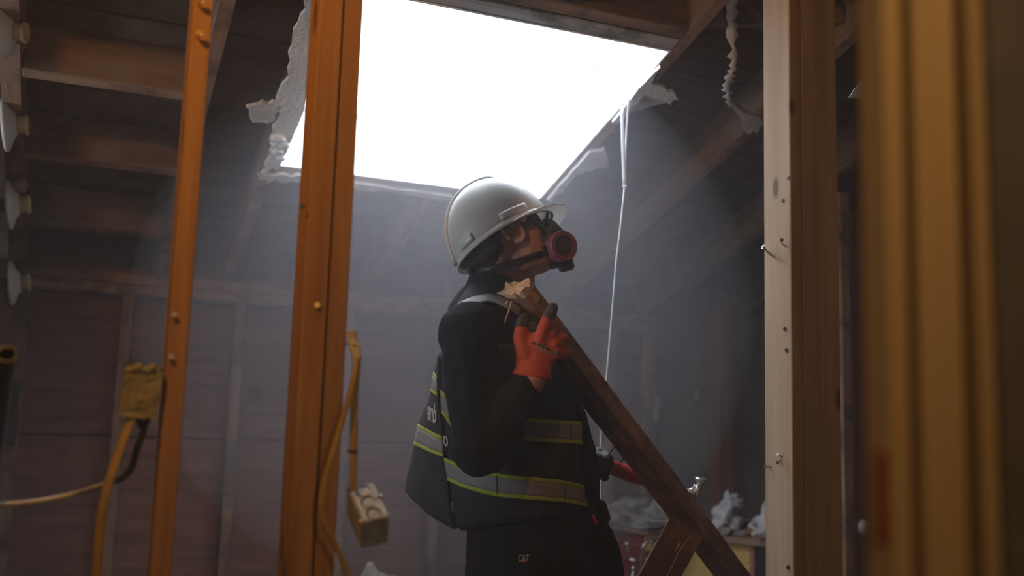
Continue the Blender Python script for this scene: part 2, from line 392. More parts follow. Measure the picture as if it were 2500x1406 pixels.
paler(boxat('top_plate', (XL, YW, 1.652), (2.36, YW+.089, 1.690), 'old', wf, .003, 'x'), -Y_)
boxat('top_plate', (XL, YW+.004, 1.692), (2.36, YW+.089, 1.730), 'old', wf, .003, 'x')
boxat('bottom_plate', (XL, YW, 0), (XR, YW+.089, .04), 'old', wf, .003, 'x')
p = onY(47, 930, YW); q = onY(36, 1090, YW)
boxat('dark_slot', (p.x-.018, YW-.004, q.z), (p.x+.006, YW+.002, p.z), 'iron', wf, .001)  # flat dark plate standing for a black slot in the corner stud
for (px, py, s) in ((1604, 985, .03), (1602, 1010, .022), (1700, 960, .02)):      # plaster smears left on the far right stud
    c = onY(px, py, YW-.004); pts = jag([(c.x-s*.6, c.z-s), (c.x+s*.3, c.z-s*1.4), (c.x+s*.6, c.z+s), (c.x-s*.2, c.z+s*1.3)], .008, 3, int(px))
    plate('plaster_smear', [V3((a.x, YW-.001, a.y)) for a in pts], -Y_, .003, 'paper', wf)

# ---- ceiling: rafters, blocking, headers, roof planks
ce = thing('ceiling', rp(1., 2.5), 'open sloping roof of dark planks on bare rafters', 'ceiling', kind='structure')
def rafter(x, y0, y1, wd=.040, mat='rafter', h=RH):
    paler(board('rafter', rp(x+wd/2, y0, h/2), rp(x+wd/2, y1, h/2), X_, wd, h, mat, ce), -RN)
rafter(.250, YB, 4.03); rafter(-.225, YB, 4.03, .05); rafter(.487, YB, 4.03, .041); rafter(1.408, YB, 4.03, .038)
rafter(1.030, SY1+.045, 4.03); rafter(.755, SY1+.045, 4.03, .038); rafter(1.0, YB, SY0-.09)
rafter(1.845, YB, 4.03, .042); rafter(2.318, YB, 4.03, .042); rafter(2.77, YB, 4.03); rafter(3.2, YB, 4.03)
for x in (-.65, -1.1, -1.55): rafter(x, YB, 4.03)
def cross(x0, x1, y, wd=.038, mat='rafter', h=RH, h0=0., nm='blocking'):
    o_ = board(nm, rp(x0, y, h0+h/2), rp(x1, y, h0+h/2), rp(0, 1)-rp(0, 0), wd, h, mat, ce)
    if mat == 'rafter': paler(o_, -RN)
for y in (2.38, 2.80, 3.20, 3.62): cross(-.175, .25, y+.019, .040)
for y in (1.95, 1.5): cross(-.175, .25, y, .038)
cross(.528, 1.408, SY1+.022, .042, 'grey_wood', nm='header')
cross(.528, 1.408, SY0-.024, .044, 'grey_wood', nm='header'); cross(.528, 1.408, SY0-.072, .042, 'rafter', nm='header')
a = onroof(1535, 128, .05); b = onroof(1800, 118, .09)
board('brace', rp(1.446, 2.20, .05), rp(1.845, 2.10, .07), Y_, .03, .05, 'rafter', ce)
board('brace', rp(1.446, 2.06, .09), rp(1.845, 2.28, .03), Y_, .03, .045, 'rafter', ce)
pw = .185; y = YB-.05; i = 0
sl_c = math.cos(SLOPE)
while y < 4.08:
    y1 = y + pw*sl_c
    segs = [(XL-.05, XR+.05)]
    if y1 > SY0-.01 and y < SY1+.01: segs = [(XL-.05, .520), (1.415, XR+.05)]
    for (a, b) in segs:
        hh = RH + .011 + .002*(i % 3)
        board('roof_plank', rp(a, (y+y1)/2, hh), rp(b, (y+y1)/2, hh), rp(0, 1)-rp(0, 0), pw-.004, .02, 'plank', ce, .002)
    y = y1; i += 1
yy = (YB-.1, SY0-.02, SY1+.02, 4.2)
for (a, b, c, d) in ((XL-.1, XR+.1, yy[0], yy[1]), (XL-.1, XR+.1, yy[2], yy[3]), (XL-.1, .515, yy[1], yy[2]), (1.42, XR+.1, yy[1], yy[2])):
    board('roofing', rp((a+b)/2, c, .185), rp((a+b)/2, d, .185), X_, b-a, .03, 'black', ce, 0)

# ---- skylight: white lined shaft, frame, pane
sk = thing('window_1', rp((SX0+SX1)/2, (SY0+SY1)/2, .2), 'square skylight glaring white with overcast daylight above the worker', 'skylight', kind='structure')
ht = .24
board('shaft_lining', rp(SX0-.003, SY0, ht/2), rp(SX0-.003, SY1, ht/2), X_, .008, ht, 'shaft', sk, 0)
board('shaft_lining', rp(SX1+.0015, SY0, ht/2), rp(SX1+.0015, SY1, ht/2), X_, .006, ht, 'shaft', sk, 0)
board('shaft_lining', rp(SX0, SY1-.002, ht/2), rp(SX1, SY1-.002, ht/2), rp(0, 1)-rp(0, 0), .006, ht, 'shaft', sk, 0)
board('shaft_lining', rp(SX0, SY0+.002, ht/2), rp(SX1, SY0+.002, ht/2), rp(0, 1)-rp(0, 0), .006, ht, 'shaft', sk, 0)
for (a, b) in ((rp(SX0, SY1-.012, .225), rp(SX1, SY1-.012, .225)), (rp(SX0, SY0+.012, .225), rp(SX1, SY0+.012, .225))):
    board('window_frame', a, b, rp(0, 1)-rp(0, 0), .024, .03, 'shaft', sk)
for x in (SX0+.012, SX1-.012): board('window_frame', rp(x, SY0, .225), rp(x, SY1, .225), X_, .024, .03, 'shaft', sk)
mg, nt, b_ = mat_new('skylight_glass'); nt.nodes.remove(b_)
tr = nt.nodes.new('ShaderNodeBsdfTransparent'); tr.inputs[0].default_value = (.97, .98, 1, 1); gl = nt.nodes.new('ShaderNodeBsdfGlossy'); gl.inputs['Roughness'].default_value = .05
fr = nt.nodes.new('ShaderNodeValue'); fr.outputs[0].default_value = .04; mx = nt.nodes.new('ShaderNodeMixShader')
nt.links.new(fr.outputs[0], mx.inputs[0]); nt.links.new(tr.outputs[0], mx.inputs[1]); nt.links.new(gl.outputs[0], mx.inputs[2]); nt.links.new(mx.outputs[0], nt.nodes['Material Output'].inputs[0])
boxat('pane', (XL-.04, WY0+.03, WZ0+.03), (XL-.036, WY1-.03, WZ1-.03), mg, w2, 0)
board('pane', rp((SX0+SX1)/2, SY0, .243), rp((SX0+SX1)/2, SY1, .243), X_, SX1-SX0, .004, mg, sk, 0)
# daylight portal in the opening (guides sampling of the sky, gives off no light itself)
ld = bpy.data.lights.new('sky_portal', 'AREA'); ld.shape = 'RECTANGLE'; ld.size = SX1-SX0; ld.size_y = (SY1-SY0)/sl_c; ld.cycles.is_portal = True
lo = bpy.data.objects.new('sky_portal', ld); col.objects.link(lo)
sd = (rp(0, 1)-rp(0, 0)).normalized(); mw = Matrix((X_, sd, RN)).transposed().to_4x4(); mw.translation = rp((SX0+SX1)/2, (SY0+SY1)/2, .25); lo.matrix_world = mw

ld = bpy.data.lights.new('side_portal', 'AREA'); ld.shape = 'RECTANGLE'; ld.size = WY1-WY0-.06; ld.size_y = WZ1-WZ0-.06; ld.cycles.is_portal = True
lo = bpy.data.objects.new('side_portal', ld); col.objects.link(lo)
mw = Matrix((Y_, Z_, X_)).transposed().to_4x4() @ Matrix.Rotation(math.pi, 4, 'X'); mw.translation = (XL-.05, (WY0+WY1)/2, (WZ0+WZ1)/2); lo.matrix_world = mw
# unseen panels added to block side-window light from the far wall and the studs
wr_ = plate('return_light_block', [V3((-.32, 2.98, 0)), V3((-.32, 4.0, 0)), V3((-.32, 4.0, rz(4.0)+.0)), V3((-.32, 2.98, rz(2.98)))], X_, .02, 'ply'); tag(wr_, 'dark plywood panel added unseen at the far left corner to block side light', 'wall', kind='structure')
wp_ = boxat('partition_light_block', (XL, 1.985, 0), (min(ray(-30, 0).x/ray(-30, 0).y, ray(-30, 1406).x/ray(-30, 1406).y)*2.0, 2.0, rz(2.0)), 'grey_panel', None, .002); tag(wp_, 'grey panel added unseen left of the frame to keep side light off the studs', 'wall', kind='structure')

# ================================================================ FOREGROUND FRAMING
PY = 1.72
def vstud(root, x0, x1, y0, y1, mat, z0=0., z1=2.38, nm='stud'): return boxat(nm, (x0, y0, z0), (x1, y1, z1), mat, root)
def ratio(px, py=703): d = ray(px, py); return d.x/d.y
LY = 1.80
s1 = thing('wall_stud', (.16, LY, 0), 'single orange-lit upright stud with round nail heads left of the doubled post', 'stud')
lx0, lx1 = ratio(410)*(LY+.085), ratio(470)*LY
st1 = vstud(s1, lx0, lx1, LY, LY+.085, 'stud')
for (px, py) in ((493, 22), (490, 100)):
    nail(s1, onY(px-4, py-2, LY), (-.15, -1, .25), .022, .0028, 'brass')
for (px, py) in ((426, 770), (418, 872)):
    nail(s1, onY(px, py, LY), (-.1, -1, .1), .008, .0022, 'nail')
s2 = thing('doubled_post', (.39, PY, 0), 'doubled orange-brown timber post with a dark seam beside the skylight', 'post')
dx0, dxs, dx1 = ratio(717)*(PY+.089), ratio(803)*PY, ratio(853)*PY
vstud(s2, dx0, dxs-.0015, PY, PY+.089, 'stud')
vstud(s2, dxs+.0015, dx1, PY+.004, PY+.093, 'stud')
nail(s2, onY(773, 745, PY), (0, -1, 0), .005, .0020, 'brass')
nail(s2, onY(738, 505, PY), (0, -1, 0), .003, .0022, 'iron')
s3 = thing('door_post', (1.40, PY, 0), 'pale timber post with bent nails, shade-browned front and dark seam, right of the worker', 'post')
rx0, rxs, rx1 = ratio(1931)*PY, ratio(1961)*PY, ratio(2050)*PY
paler(vstud(s3, rx0, rxs-.001, PY, PY+.090, 'pale'), -Y_, 'post_front_shade'); vstud(s3, rxs+.001, rx1, PY+.001, PY+.090, 'post_front_shade')  # stud front browner than its side: shade put into the colour
for (px, py, L, d, bd) in ((1890, 628, .03, (-1, -.2, .35), (-.004, 0, .01)), (1884, 622, .026, (-1, 0, .6), None), (1916, 600, .022, (-1, -.5, .2), (0, -.006, .004)), (1905, 1122, .012, (-1, -.4, -.6), None), (1909, 1116, .012, (-1, -.2, .5), None), (1880, 1140, .012, (-1, 0, .1), None)):
    nail(s3, onX(px, py, rx0), d, L, .0017, 'nail', bend=bd)
for (px, py) in ((1921, 155+700), (1917, 803), (1925, 1385), (1911, 490), (1925, 435)): nail(s3, onX(px, py, rx0), (-1, 0, 0), .001, .002, 'iron')
pt = boxat('partition_top_plate', (-.6, PY, 2.385), (2.3, PY+.089, rz(PY+.089)-.001), 'stud', None, .003, 'x'); tag(pt, 'top plate carrying the partition studs under the rafters', 'beam')

# ---- near door jamb at the right edge of the frame
tj = thing('trim_1', (.6, .62, 0), 'out of focus pine door jamb of upright strips at the right edge', 'door jamb', kind='structure')
JY = .62
def jx(px): return ratio(px)*JY
ja = jx(2168); jdep = ja/ratio(2106) - JY
paler(boxat('jamb_strip', (ja, JY, 0), (jx(2218), JY+jdep, 2.3), 'jamb', tj), -X_, 'pale')  # left face paler than the strip: side light put into the colour
boxat('jamb_strip', (jx(2250), JY+.002, 0), (jx(2353), JY+.022, 2.3), 'jamb', tj)
boxat('jamb_strip', (jx(2392), JY+.003, 0), (jx(2432), JY+.022, 2.3), 'jamb', tj)
boxat('jamb_back', (ja+.002, JY+.0225, 0), (jx(2620)+.02, JY+.036, 2.3), 'groove', tj)
boxat('jamb_board', (jx(2446), JY+.004, 0), (jx(2640), JY+.022, 2.3), 'groove', tj)
r0 = onX(2150, 1100, ja); r1 = onX(2150, 1326, ja)
y0_, y1_ = ja/ratio(2172)+.0, ja/ratio(2134)
tag(boxat('strike_plate', (ja-.0025, JY+.004, r1.z), (ja+.001, y1_, r0.z), 'rust', tj, .001), 'dark red strike plate')

# ---- far door with knob behind the post
S = onY(2068, 900, 2.80)
ds = thing('door_1', (S.x+.3, 2.85, 0), 'dark red-brown door with a round knob half hidden behind the jamb', 'door', kind='structure')
boxat('door_frame', (S.x-.018, 2.80, 0), (S.x+.020, 2.86, 2.07), 'old', ds)
boxat('door_leaf', (S.x+.024, 2.842, .01), (3.28, 2.88, 2.02), 'red_wood', ds)
k = onY(2112, 1287, 2.80)
lathe('door_knob', (k.x, 2.842, k.z), (0, -1, 0), [(0, .026), (.006, .026), (.008, .011), (.022, .011), (.026, .02), (.036, .0265), (.048, .024), (.055, .012), (.056, .002)], 'galv', ds)

# ================================================================ LIGHTS OF THE PLACE: work bulbs on a string (outside the frame)
def bulb(loc, power, label, c=(1, .47, .10, 1), aim=None):
    loc = V3(loc)
    r = thing('work_bulb', loc, label, 'lamp', 'string of warm work bulbs')
    lathe('socket', loc+V3((0, 0, .055)), Z_, [(0, .018), (.03, .02), (.06, .016), (.07, .006)], 'iron', r)
    tube('cable', [loc+V3((0, 0, .115)), V3((loc[0], loc[1], rz(loc[1])+.1))], .004, 'iron', r, 8)
    mb, nt, b = mat_new('bulb_glass'); b.inputs['Base Color'].default_value = (1, .8, .5, 1)
    b.inputs['Emission Color'].default_value = c; b.inputs['Emission Strength'].default_value = power
    lathe('glass', loc+V3((0, 0, -.065)), Z_, [(0, .004), (.01, .022), (.035, .032), (.07, .026), (.1, .014), (.12, .013)], mb, r)
    if aim:   # unseen, added to keep bulb light off the jamb: reflector dish
        lathe('shield', loc, aim, [(-.075, .045), (-.05, .062), (0, .085), (.05, .098), (.052, .1), (.051, .1005), (0, .0875), (-.05, .0645), (-.078, .045)], 'steel', r, 28)
bulb((-.30, 1.12, 2.22), 260, 'warm glowing work bulb in an added steel reflector left of the stud partition', aim=(.45, .6, -.42))
bulb((.50, -.10, 1.86), 120, 'yellowish glowing work bulb hanging above the near door jamb', (1, .70, .34, 1))

# ================================================================ TORN DRYWALL AND FOAM ROUND THE SKYLIGHT
def roof_piece(name, px, label, cat='drywall', h=-.012, th=.011, mat='white', amp=6, n=4, seed=1, parent=None):
    o = plate(name, [onroof(a.x, a.y, h) for a in jag(px, amp, n, seed)], RN, th, mat, parent)
    return tag(o, label, cat) if label else o
roof_piece('torn_drywall', [(765, -60, 3), (757, 215, 2), (735, 290, 2), (700, 372, 3), (684, 408, 8), (640, 425, 10), (655, 370, 12), (668, 300, 13), (700, 190, 14), (715, 95, 14), (740, 5, 10), (745, -60, 3)], 'long ragged strip of white torn drywall along the left skylight edge', amp=10, n=5, seed=3)
roof_piece('torn_drywall', [(600, 262), (640, 248), (690, 262), (660, 300), (620, 300)], 'small crumbling grey drywall scrap left of the skylight', mat='paper', seed=5)
roof_piece('torn_drywall', [(630, 428, 3), (740, 430, 2), (1105, 482, 2), (1105, 495, 6), (960, 470, 4), (740, 448, 4), (632, 440, 3)], 'thin white drywall edge left along the lower skylight header', amp=3, n=8, seed=8, mat='paper')
roof_piece('torn_drywall', [(1612, 165, 2), (1590, 205, 3), (1625, 215, 6), (1655, 243, 5), (1628, 255, 6), (1570, 232, 5), (1510, 300, 3), (1495, 300, 2), (1560, 215, 2)], 'white torn drywall flap beside the upper right skylight corner', amp=4, seed=11)
roof_piece('torn_drywall', [(1440, 372, 3), (1475, 365, 5), (1485, 405, 5), (1430, 418, 5), (1395, 440, 4), (1345, 495, 2), (1335, 490, 2), (1400, 415, 2)], 'pale torn drywall flap low on the right skylight edge', amp=4, seed=13)
# spray foam blob
fb = thing('foam_blob', onroof(682, 350, -.02), 'bright white foam blob at the lower left skylight corner', 'foam')
for (px, py, r) in ((680, 335, .022), (690, 352, .02), (678, 368, .018), (686, 385, .014), (672, 350, .014)):
    o = link('foam_lobe', chunk_me(r, px*.1, .35, 3, (1, 1, .7)), 'foam', fb, Matrix.Translation(onroof(px, py, -.012)), True)
# hanging paper tape, top right
def ribbon(name, pts, wid, wdir, mat, label, cat, parent=None, n=30, amp=.0, thick=.0015, seed=1):
    r = random.Random(seed); P = catmull([V3(p) for p in pts], n); wd = V3(wdir).normalized()
    g = [[p + wd*(-wid/2*(1+r.uniform(-amp, amp))), p + V3((0, 0, r.uniform(-.002, .002)*(amp > 0))), p + wd*(wid/2*(1+r.uniform(-amp, amp)))] for p in P]
    o = sheet(name, g, mat, parent, thick); return tag(o, label, cat) if label else o
ribbon('paper_tape', [onroof(1787, -60, .02), dep(1788, 60, 2.72), dep(1792, 150, 2.75), dep(1778, 210, 2.80), onroof(1785, 262, -.006)], .022, RI, 'paper', 'ragged hanging strip of drywall tape right of the skylight', 'tape', amp=.8, n=40, seed=4)
roof_piece('torn_drywall', [(1775, 225), (1798, 262), (1860, 290), (1852, 318), (1825, 325), (1790, 268)], 'brownish torn paper scrap on the rafter beside the pale post', mat='paper', seed=21, amp=6)
o = plate('torn_drywall', [dep(a.x, a.y, 2.45) for a in jag([(2074, 237), (2098, 205), (2118, 195), (2118, 236)], 3, 3, 9)], FW, .01, 'white'); tag(o, 'small white drywall scrap dangling between the pale post and jamb', 'drywall')

# ---- skylight pull: folded plastic strip and cord
top = onroof(1531, 232, -.005)
D0 = (top-CAM).dot(FW)
ps = thing('plastic_strip', top, 'folded strip of translucent white plastic hanging from the right skylight edge', 'plastic strip')
bot = dep(1525, 455, D0)
ribbon('strip_leaf', [dep(1519, 262, D0), dep(1521, 350, D0), bot], .011, RI, 'plastic', None, None, ps, 12)
ribbon('strip_leaf', [dep(1536, 230, D0), dep(1531, 300, D0+.01), dep(1527, 380, D0+.01), dep(1527, 440, D0)], .006, RI, 'plastic', None, None, ps, 12)
board('strip_fold', dep(1520, 455, D0), dep(1530, 455, D0), Z_, .006, .006, 'plastic', ps, .001)
cd_ = tube('pull_cord', [bot, dep(1514, 560, D0), dep(1505, 635, D0), dep(1493, 780, D0), dep(1480, 930, D0), dep(1468, 1062, D0), dep(1467, 1150, D0), dep(1467, 1500, D0)], .0024, 'cordw', None, 8, n=40)
tag(cd_, 'thin white pull cord dropping from the plastic strip in front of the worker', 'cord')

# ================================================================ LEFT EDGE: PORCELAIN FITTINGS, PIPE, CABLES
for i, (px, py, D, sc_, lab) in enumerate(((22, 75, 2.45, 1.12, 'white flared porcelain fitting with cream tube, topmost at the left edge'), (26, 305, 2.78, 1.08, 'white flared porcelain fitting second from top at the left edge'), (34, 500, 3.05, 1.0, 'white flared porcelain fitting third from top at the left edge'), (38, 690, 3.3, .9, 'white flared porcelain fitting lowest at the left edge above the pipe'))):
    c = dep(px, py, D); ax = (RI*1 + UP*(.06 if i else -.10) + FW*(.12 if i == 0 else .36)).normalized()
    t = thing('porcelain_fitting', c, lab, 'fitting', 'porcelain fittings at the left edge')
    s = sc_*.001*D/2.45
    lathe('flange', c, ax, [(-14*s, 58*s), (-8*s, 60*s), (-4*s, 54*s), (4*s, 34*s), (12*s, 24*s), (13*s, 14*s)], 'porcelain', t, 24)
    bm = bmesh.new(); n_ = 20
    add_lathe(bm, c, ax, [(8*s, 19*s), (27*s, 19*s), (29*s, 23*s), (35*s, 23*s), (36*s, 20*s), (36*s, 15*s), (14*s, 14*s)], n_)
    link('tube_end', bm_me(bm), 'cream', t, smooth=True)
    board('mounting_block', c - ax*(14*s) - ax*.03, c - ax*(14*s), Z_, .035, .035, 'plank', t)
# ragged foam crumbs behind the fittings
for i, (px, py, D) in enumerate(((45, 100, 2.5), (20, 185, 2.6), (55, 300, 2.85), (50, 455, 3.0))):
    o = link('plaster_crumb', chunk_me(.022, i+3, .6, 2), 'rubble', None, Matrix.Translation(dep(px, py, D+.07))); tag(o, 'crumbling brown plaster lump clinging beside the porcelain fittings', 'plaster', 'plaster lumps at the left edge')
pp = thing('iron_pipe', dep(-45, 1300, 1.75), 'dark iron pipe with an open top end at the left edge', 'pipe')
a, b = dep(17, 864, 1.42), dep(-45, 1300, 1.80); ax = (a-b).normalized(); bm = bmesh.new(); Lp = (a-b).length
add_lathe(bm, b, ax, [(0, .012), (Lp-.012, .012), (Lp-.012, .0138), (Lp, .0138), (Lp, .0112), (Lp-.04, .011)], 20); link('pipe_wall', bm_me(bm), 'iron', pp, smooth=False)

def elec_box(root, mw, w, h, d, mat, blobs=False):
    """shallow steel box: five walls, knockouts, ears; opening towards local -y"""
    bm = bmesh.new()
    def bx(lo, hi, bev=0):
        c = bmesh.ops.create_cube(bm, size=1)['verts']
        for v in c: v.co = V3([(lo[i]+hi[i])/2 + v.co[i]*(hi[i]-lo[i]) for i in range(3)])
    t = .0018
    bx((-w/2, 0, -h/2), (-w/2+t, d, h/2)); bx((w/2-t, 0, -h/2), (w/2, d, h/2)); bx((-w/2, 0, h/2-t), (w/2, d, h/2)); bx((-w/2, 0, -h/2), (w/2, d, -h/2+t)); bx((-w/2, d-t, -h/2), (w/2, d, h/2))
    return link('box_body', bm_me(bm), mat, root, mw)
# box on the single stud
bxY = LY-.004
c = onY(343, 957, bxY); bx1 = thing('junction_box', c, 'tan plaster-splashed junction box fixed to the single orange stud', 'junction box')
wz = .083; wx = .056
mw = Matrix.Translation(c) @ Matrix.Rotation(math.radians(4), 4, 'Y')
elec_box(bx1, mw @ Matrix.Rotation(math.pi, 4, 'Z') @ Matrix.Translation((0, -.035, 0)), wx, wz, .045, 'boxm')
bm = bmesh.new(); bmesh.ops.create_grid(bm, x_segments=16, y_segments=22, size=.5)
for v in bm.verts: v.co = V3((v.co.x*wx*1.02, -.012 - .004*noise.noise(v.co*9) - .003*noise.noise(v.co*25), v.co.y*wz*1.02))
link('cover', bm_me(bm), 'boxm', bx1, mw, True)
for k_, (px, py, r) in enumerate(((325, 900, .006), (338, 896, .008), (352, 902, .006), (372, 898, .008), (360, 905, .006), (312, 905, .006))):
    link('plaster_blob', chunk_me(r, k_, .3, 2), 'boxm', bx1, Matrix.Translation(onY(px, py, bxY-.01)), True)
lathe('cable_clamp', onY(350, 1018, bxY), (0, 0, -1), [(0, .010), (.008, .011), (.012, .008), (.018, .008)], 'iron', bx1)
def cable(name, pix, rad, mat, label, flat=.5, n=50, Y=None, D=None, hint=None):
    pts = [onY(x, y, (d if d else Y)) for (x, y, d) in pix] if Y else [dep(x, y, d if d else D) for (x, y, d) in pix]
    o = tube(name, pts, rad, mat, None, 10, flat, hint if hint else RI, n); return tag(o, label, 'cable')
cable('yellow_cable', [(330, 1005, 1.79), (318, 1030, 1.79), (292, 1100, 1.78), (262, 1190, 1.77), (246, 1270, 1.77), (238, 1360, 1.77), (232, 1480, 1.77)], .0075, 'yel', 'flat yellow cable running down from the tan junction box', Y=1.79)
cable('dark_cable', [(356, 1020, 1.80), (348, 1060, 1.80), (334, 1095, 1.81), (322, 1140, 1.82), (300, 1165, 1.83), (276, 1176, 1.84)], .0055, 'dkc', 'short dark cable stub curving down from the tan junction box', .8, Y=1.80)
cable('pale_cable', [(282, 1174, 1.845), (240, 1188, 1.86), (180, 1206, 1.9), (100, 1222, 1.9), (20, 1231, 1.9), (-60, 1236, 1.9)], .0052, 'wht', 'pale thin cable sweeping left from the dark cable stub', .8, Y=1.85)
# hanging box on the doubled post
hy = PY-.02
cable('yellow_cable', [(858, 812, 1.70), (862, 850, 1.70), (872, 880, 1.69), (866, 960, 1.69), (864, 1060, 1.69), (862, 1175, 1.69), (864, 1200, 1.69)], .0062, 'yel', 'yellow cable hanging straight from a staple on the doubled post to the steel box', Y=1.7)
cable('yellow_cable', [(872, 872, 1.685), (860, 940, 1.68), (838, 1020, 1.68), (812, 1105, 1.68), (792, 1180, 1.68), (784, 1240, 1.68), (795, 1285, 1.68), (822, 1335, 1.68), (855, 1420, 1.68), (870, 1480, 1.68)], .0050, 'yel', 'yellow cable looping diagonally across the doubled post', .5, Y=1.68)
o = tube('white_wire_end', [onY(858, 806, 1.695), onY(861, 830, 1.695), onY(867, 852, 1.69), onY(873, 878, 1.685)], .0088, 'wht', None, 10, .5, RI, 16); tag(o, 'pale stripped sheath at the top of the folded yellow cable', 'cable sheath')
stp = tube('cable_staple', [onY(842, 842, 1.73), onY(846, 838, 1.70), onY(868, 846, 1.685), onY(872, 849, 1.70)], .0016, 'iron', None, 6); tag(stp, 'dark staple pinning the yellow cable to the doubled post', 'staple')
st2 = tube('cable_staple', [onY(848, 1102, 1.72), onY(854, 1101, 1.69), onY(870, 1101, 1.68), onY(872, 1103, 1.70)], .002, 'iron', None, 6); tag(st2, 'dark clip on the yellow cable just above the hanging box', 'staple')
hb = thing('hanging_box', onY(900, 1340, 1.69), 'grey steel outlet box with three round knockouts dangling beside the doubled post', 'outlet box')
# light face: corners from the photograph, box body goes back and down
c00, c10, c11, c01 = (onY(*p_) for p_ in ((861, 1185, 1.715), (925, 1172, 1.715), (938, 1262, 1.645), (874, 1278, 1.645)))
ex = (c10-c00); wdt = ex.length; ex.normalize(); ey = (c01-c00); ey = (ey-ex*ey.dot(ex)); hgt = ey.length; ey.normalize(); en = ex.cross(ey); 
if en.dot(FW) > 0: en = -en
dn = -UP.copy(); dn = (dn - ex*dn.dot(ex)); 
inn = -en
bm = bmesh.new()
cc = (c00+c11)/2; depth_ = .062
R3 = Matrix((ex, ey, inn)).transposed().to_4x4(); R3.translation = cc + inn*depth_/2
me = box_me(wdt, hgt, depth_, .003); link('box_body', me, 'galv', hb, R3)
for t_ in (-.30, .02, .34):
    k0 = cc + ey*(hgt*t_) - inn*.0005
    bm = bmesh.new(); add_lathe(bm, k0, en, [(0, .0125), (.0006, .0125)], 22); link('knockout_shade', bm_me(bm), 'black', hb)  # black disc under the offset slug paints the recess shade as a crescent
    bm = bmesh.new(); add_lathe(bm, k0 + ey*.0035, en, [(0, .0108), (.0011, .0108)], 20); link('knockout_slug', bm_me(bm), 'galv', hb)
for px, py in ((931, 1213), (939, 1255)):
    k0 = onY(px, py, 1.67); lathe('screw', k0, ex, [(-.008, .002), (-.002, .002), (-.002, .0042), (.001, .0042), (.002, .002)], 'steel', hb, 12)
lathe('screw', onY(880, 1274, 1.645), en, [(-.002, .003), (.001, .003), (.002, .001)], 'brass', hb, 12)

# ================================================================ RIGHT BACKGROUND: LEDGE, RUBBLE, TAP
ZL = .862
A0 = onZ(1470, 1279, ZL); A1 = onZ(1905, 1322, ZL); dv = (A1-A0); dv.z = 0; Ll = dv.length; dv.normalize(); nv = V3((-dv.y, dv.x, 0));
if nv.x < 0: nv = -nv                    # nv: away from the camera (deeper into the corner)
lg = thing('counter_ledge', (A0+A1)/2 - Z_*ZL, 'broken counter ledge with yellow plywood and red tile front, heaped with rubble', 'counter')
def ledgebox(nm, s0, s1, n0, n1, z0, z1, mat):
    a = A0 + dv*s0; a.z = 0; b_ = A0 + dv*s1; b_.z = 0; c0 = a + nv*((n0+n1)/2) + Z_*((z0+z1)/2); c1 = b_ + nv*((n0+n1)/2) + Z_*((z0+z1)/2)
    return board(nm, c0, c1, nv, n1-n0, z1-z0, mat, lg, .003)
ledgebox('top_board', -.1, Ll+.12, -.02, .26, ZL-.022, ZL, 'old')
def sl_of(px): # distance along the ledge for a photo column
    d = ray(px, 1350); d.z = 0; o = V3((0, 0, 0))
    # solve o + d*t = A0 + dv*s
    det = d.x*(-dv.y) - d.y*(-dv.x); t_ = (A0.x*(-dv.y) - A0.y*(-dv.x))/det; s_ = (d.x*A0.y - d.y*A0.x)/det; return s_
x0s = sl_of(1480)
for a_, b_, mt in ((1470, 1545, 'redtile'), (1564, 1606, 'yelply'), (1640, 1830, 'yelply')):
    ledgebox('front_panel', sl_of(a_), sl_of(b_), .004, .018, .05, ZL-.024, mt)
for ix in range(6):                      # red tiles round the tap
    for iz in range(5):
        s0 = sl_of(1490) + ix*.052 ; zt = ZL-.03 - iz*.052
        if (ix, iz) in ((3, 0), (1, 0)): continue
        ledgebox('tile', s0+.002, s0+.049, -.006, .003, zt-.048, zt, 'redtile')
ledgebox('front_post', sl_of(1830), sl_of(1842), .0, .03, .0, ZL-.024, 'red_wood')
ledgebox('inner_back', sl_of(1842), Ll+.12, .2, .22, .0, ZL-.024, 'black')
ledgebox('kick_board', sl_of(1545), sl_of(1640), .006, .016, .05, ZL-.1, 'redtile')
rr = random.Random(5)
def ledge_pt(px, back, dz): 
    s_ = sl_of(px); p_ = A0 + dv*s_ + nv*back; p_.z = ZL+dz; return p_
def lump(name, px, back, r, mat, label, group=None, seed=0, rough=.5, sc3=(1, 1, 1), dz=0., cat='rubble', sub=3, freq=2.2):
    p_ = ledge_pt(px, back, r*sc3[2]*.75+dz); o = link(name, chunk_me(r, seed, rough, sub, sc3, freq), mat, None, Matrix.Translation(p_), sub > 2); return tag(o, label, cat, group)
lump('insulation_tuft', 1853, .06, .045, 'fluff', 'pale fluffy insulation tuft on the ledge against the pale post', None, 4, .8, (.8, .8, 1.25), cat='insulation', freq=2.6)
lump('insulation_tuft', 1748, .07, .055, 'fluff', 'grey-white insulation tuft on the ledge right of the hammer head', None, 9, .8, (1, .8, 1.1), cat='insulation', freq=2.4)
lump('insulation_tuft', 1752, .10, .04, 'fluff', 'small grey insulation puff at the back of the heap right of the hammer', None, 15, .8, (1.1, .8, 1), dz=.07, cat='insulation', freq=2.4)
lump('plaster_lump', 1520, .08, .08, 'rubble', 'big grey rubble heap on the ledge behind the red hammer handle', None, 19, .6, (1.3, 1, .8))
lump('plaster_lump', 1590, .10, .085, 'rubble', 'big grey-brown rubble heap on the ledge behind the board', None, 23, .6, (1.3, 1, .8))
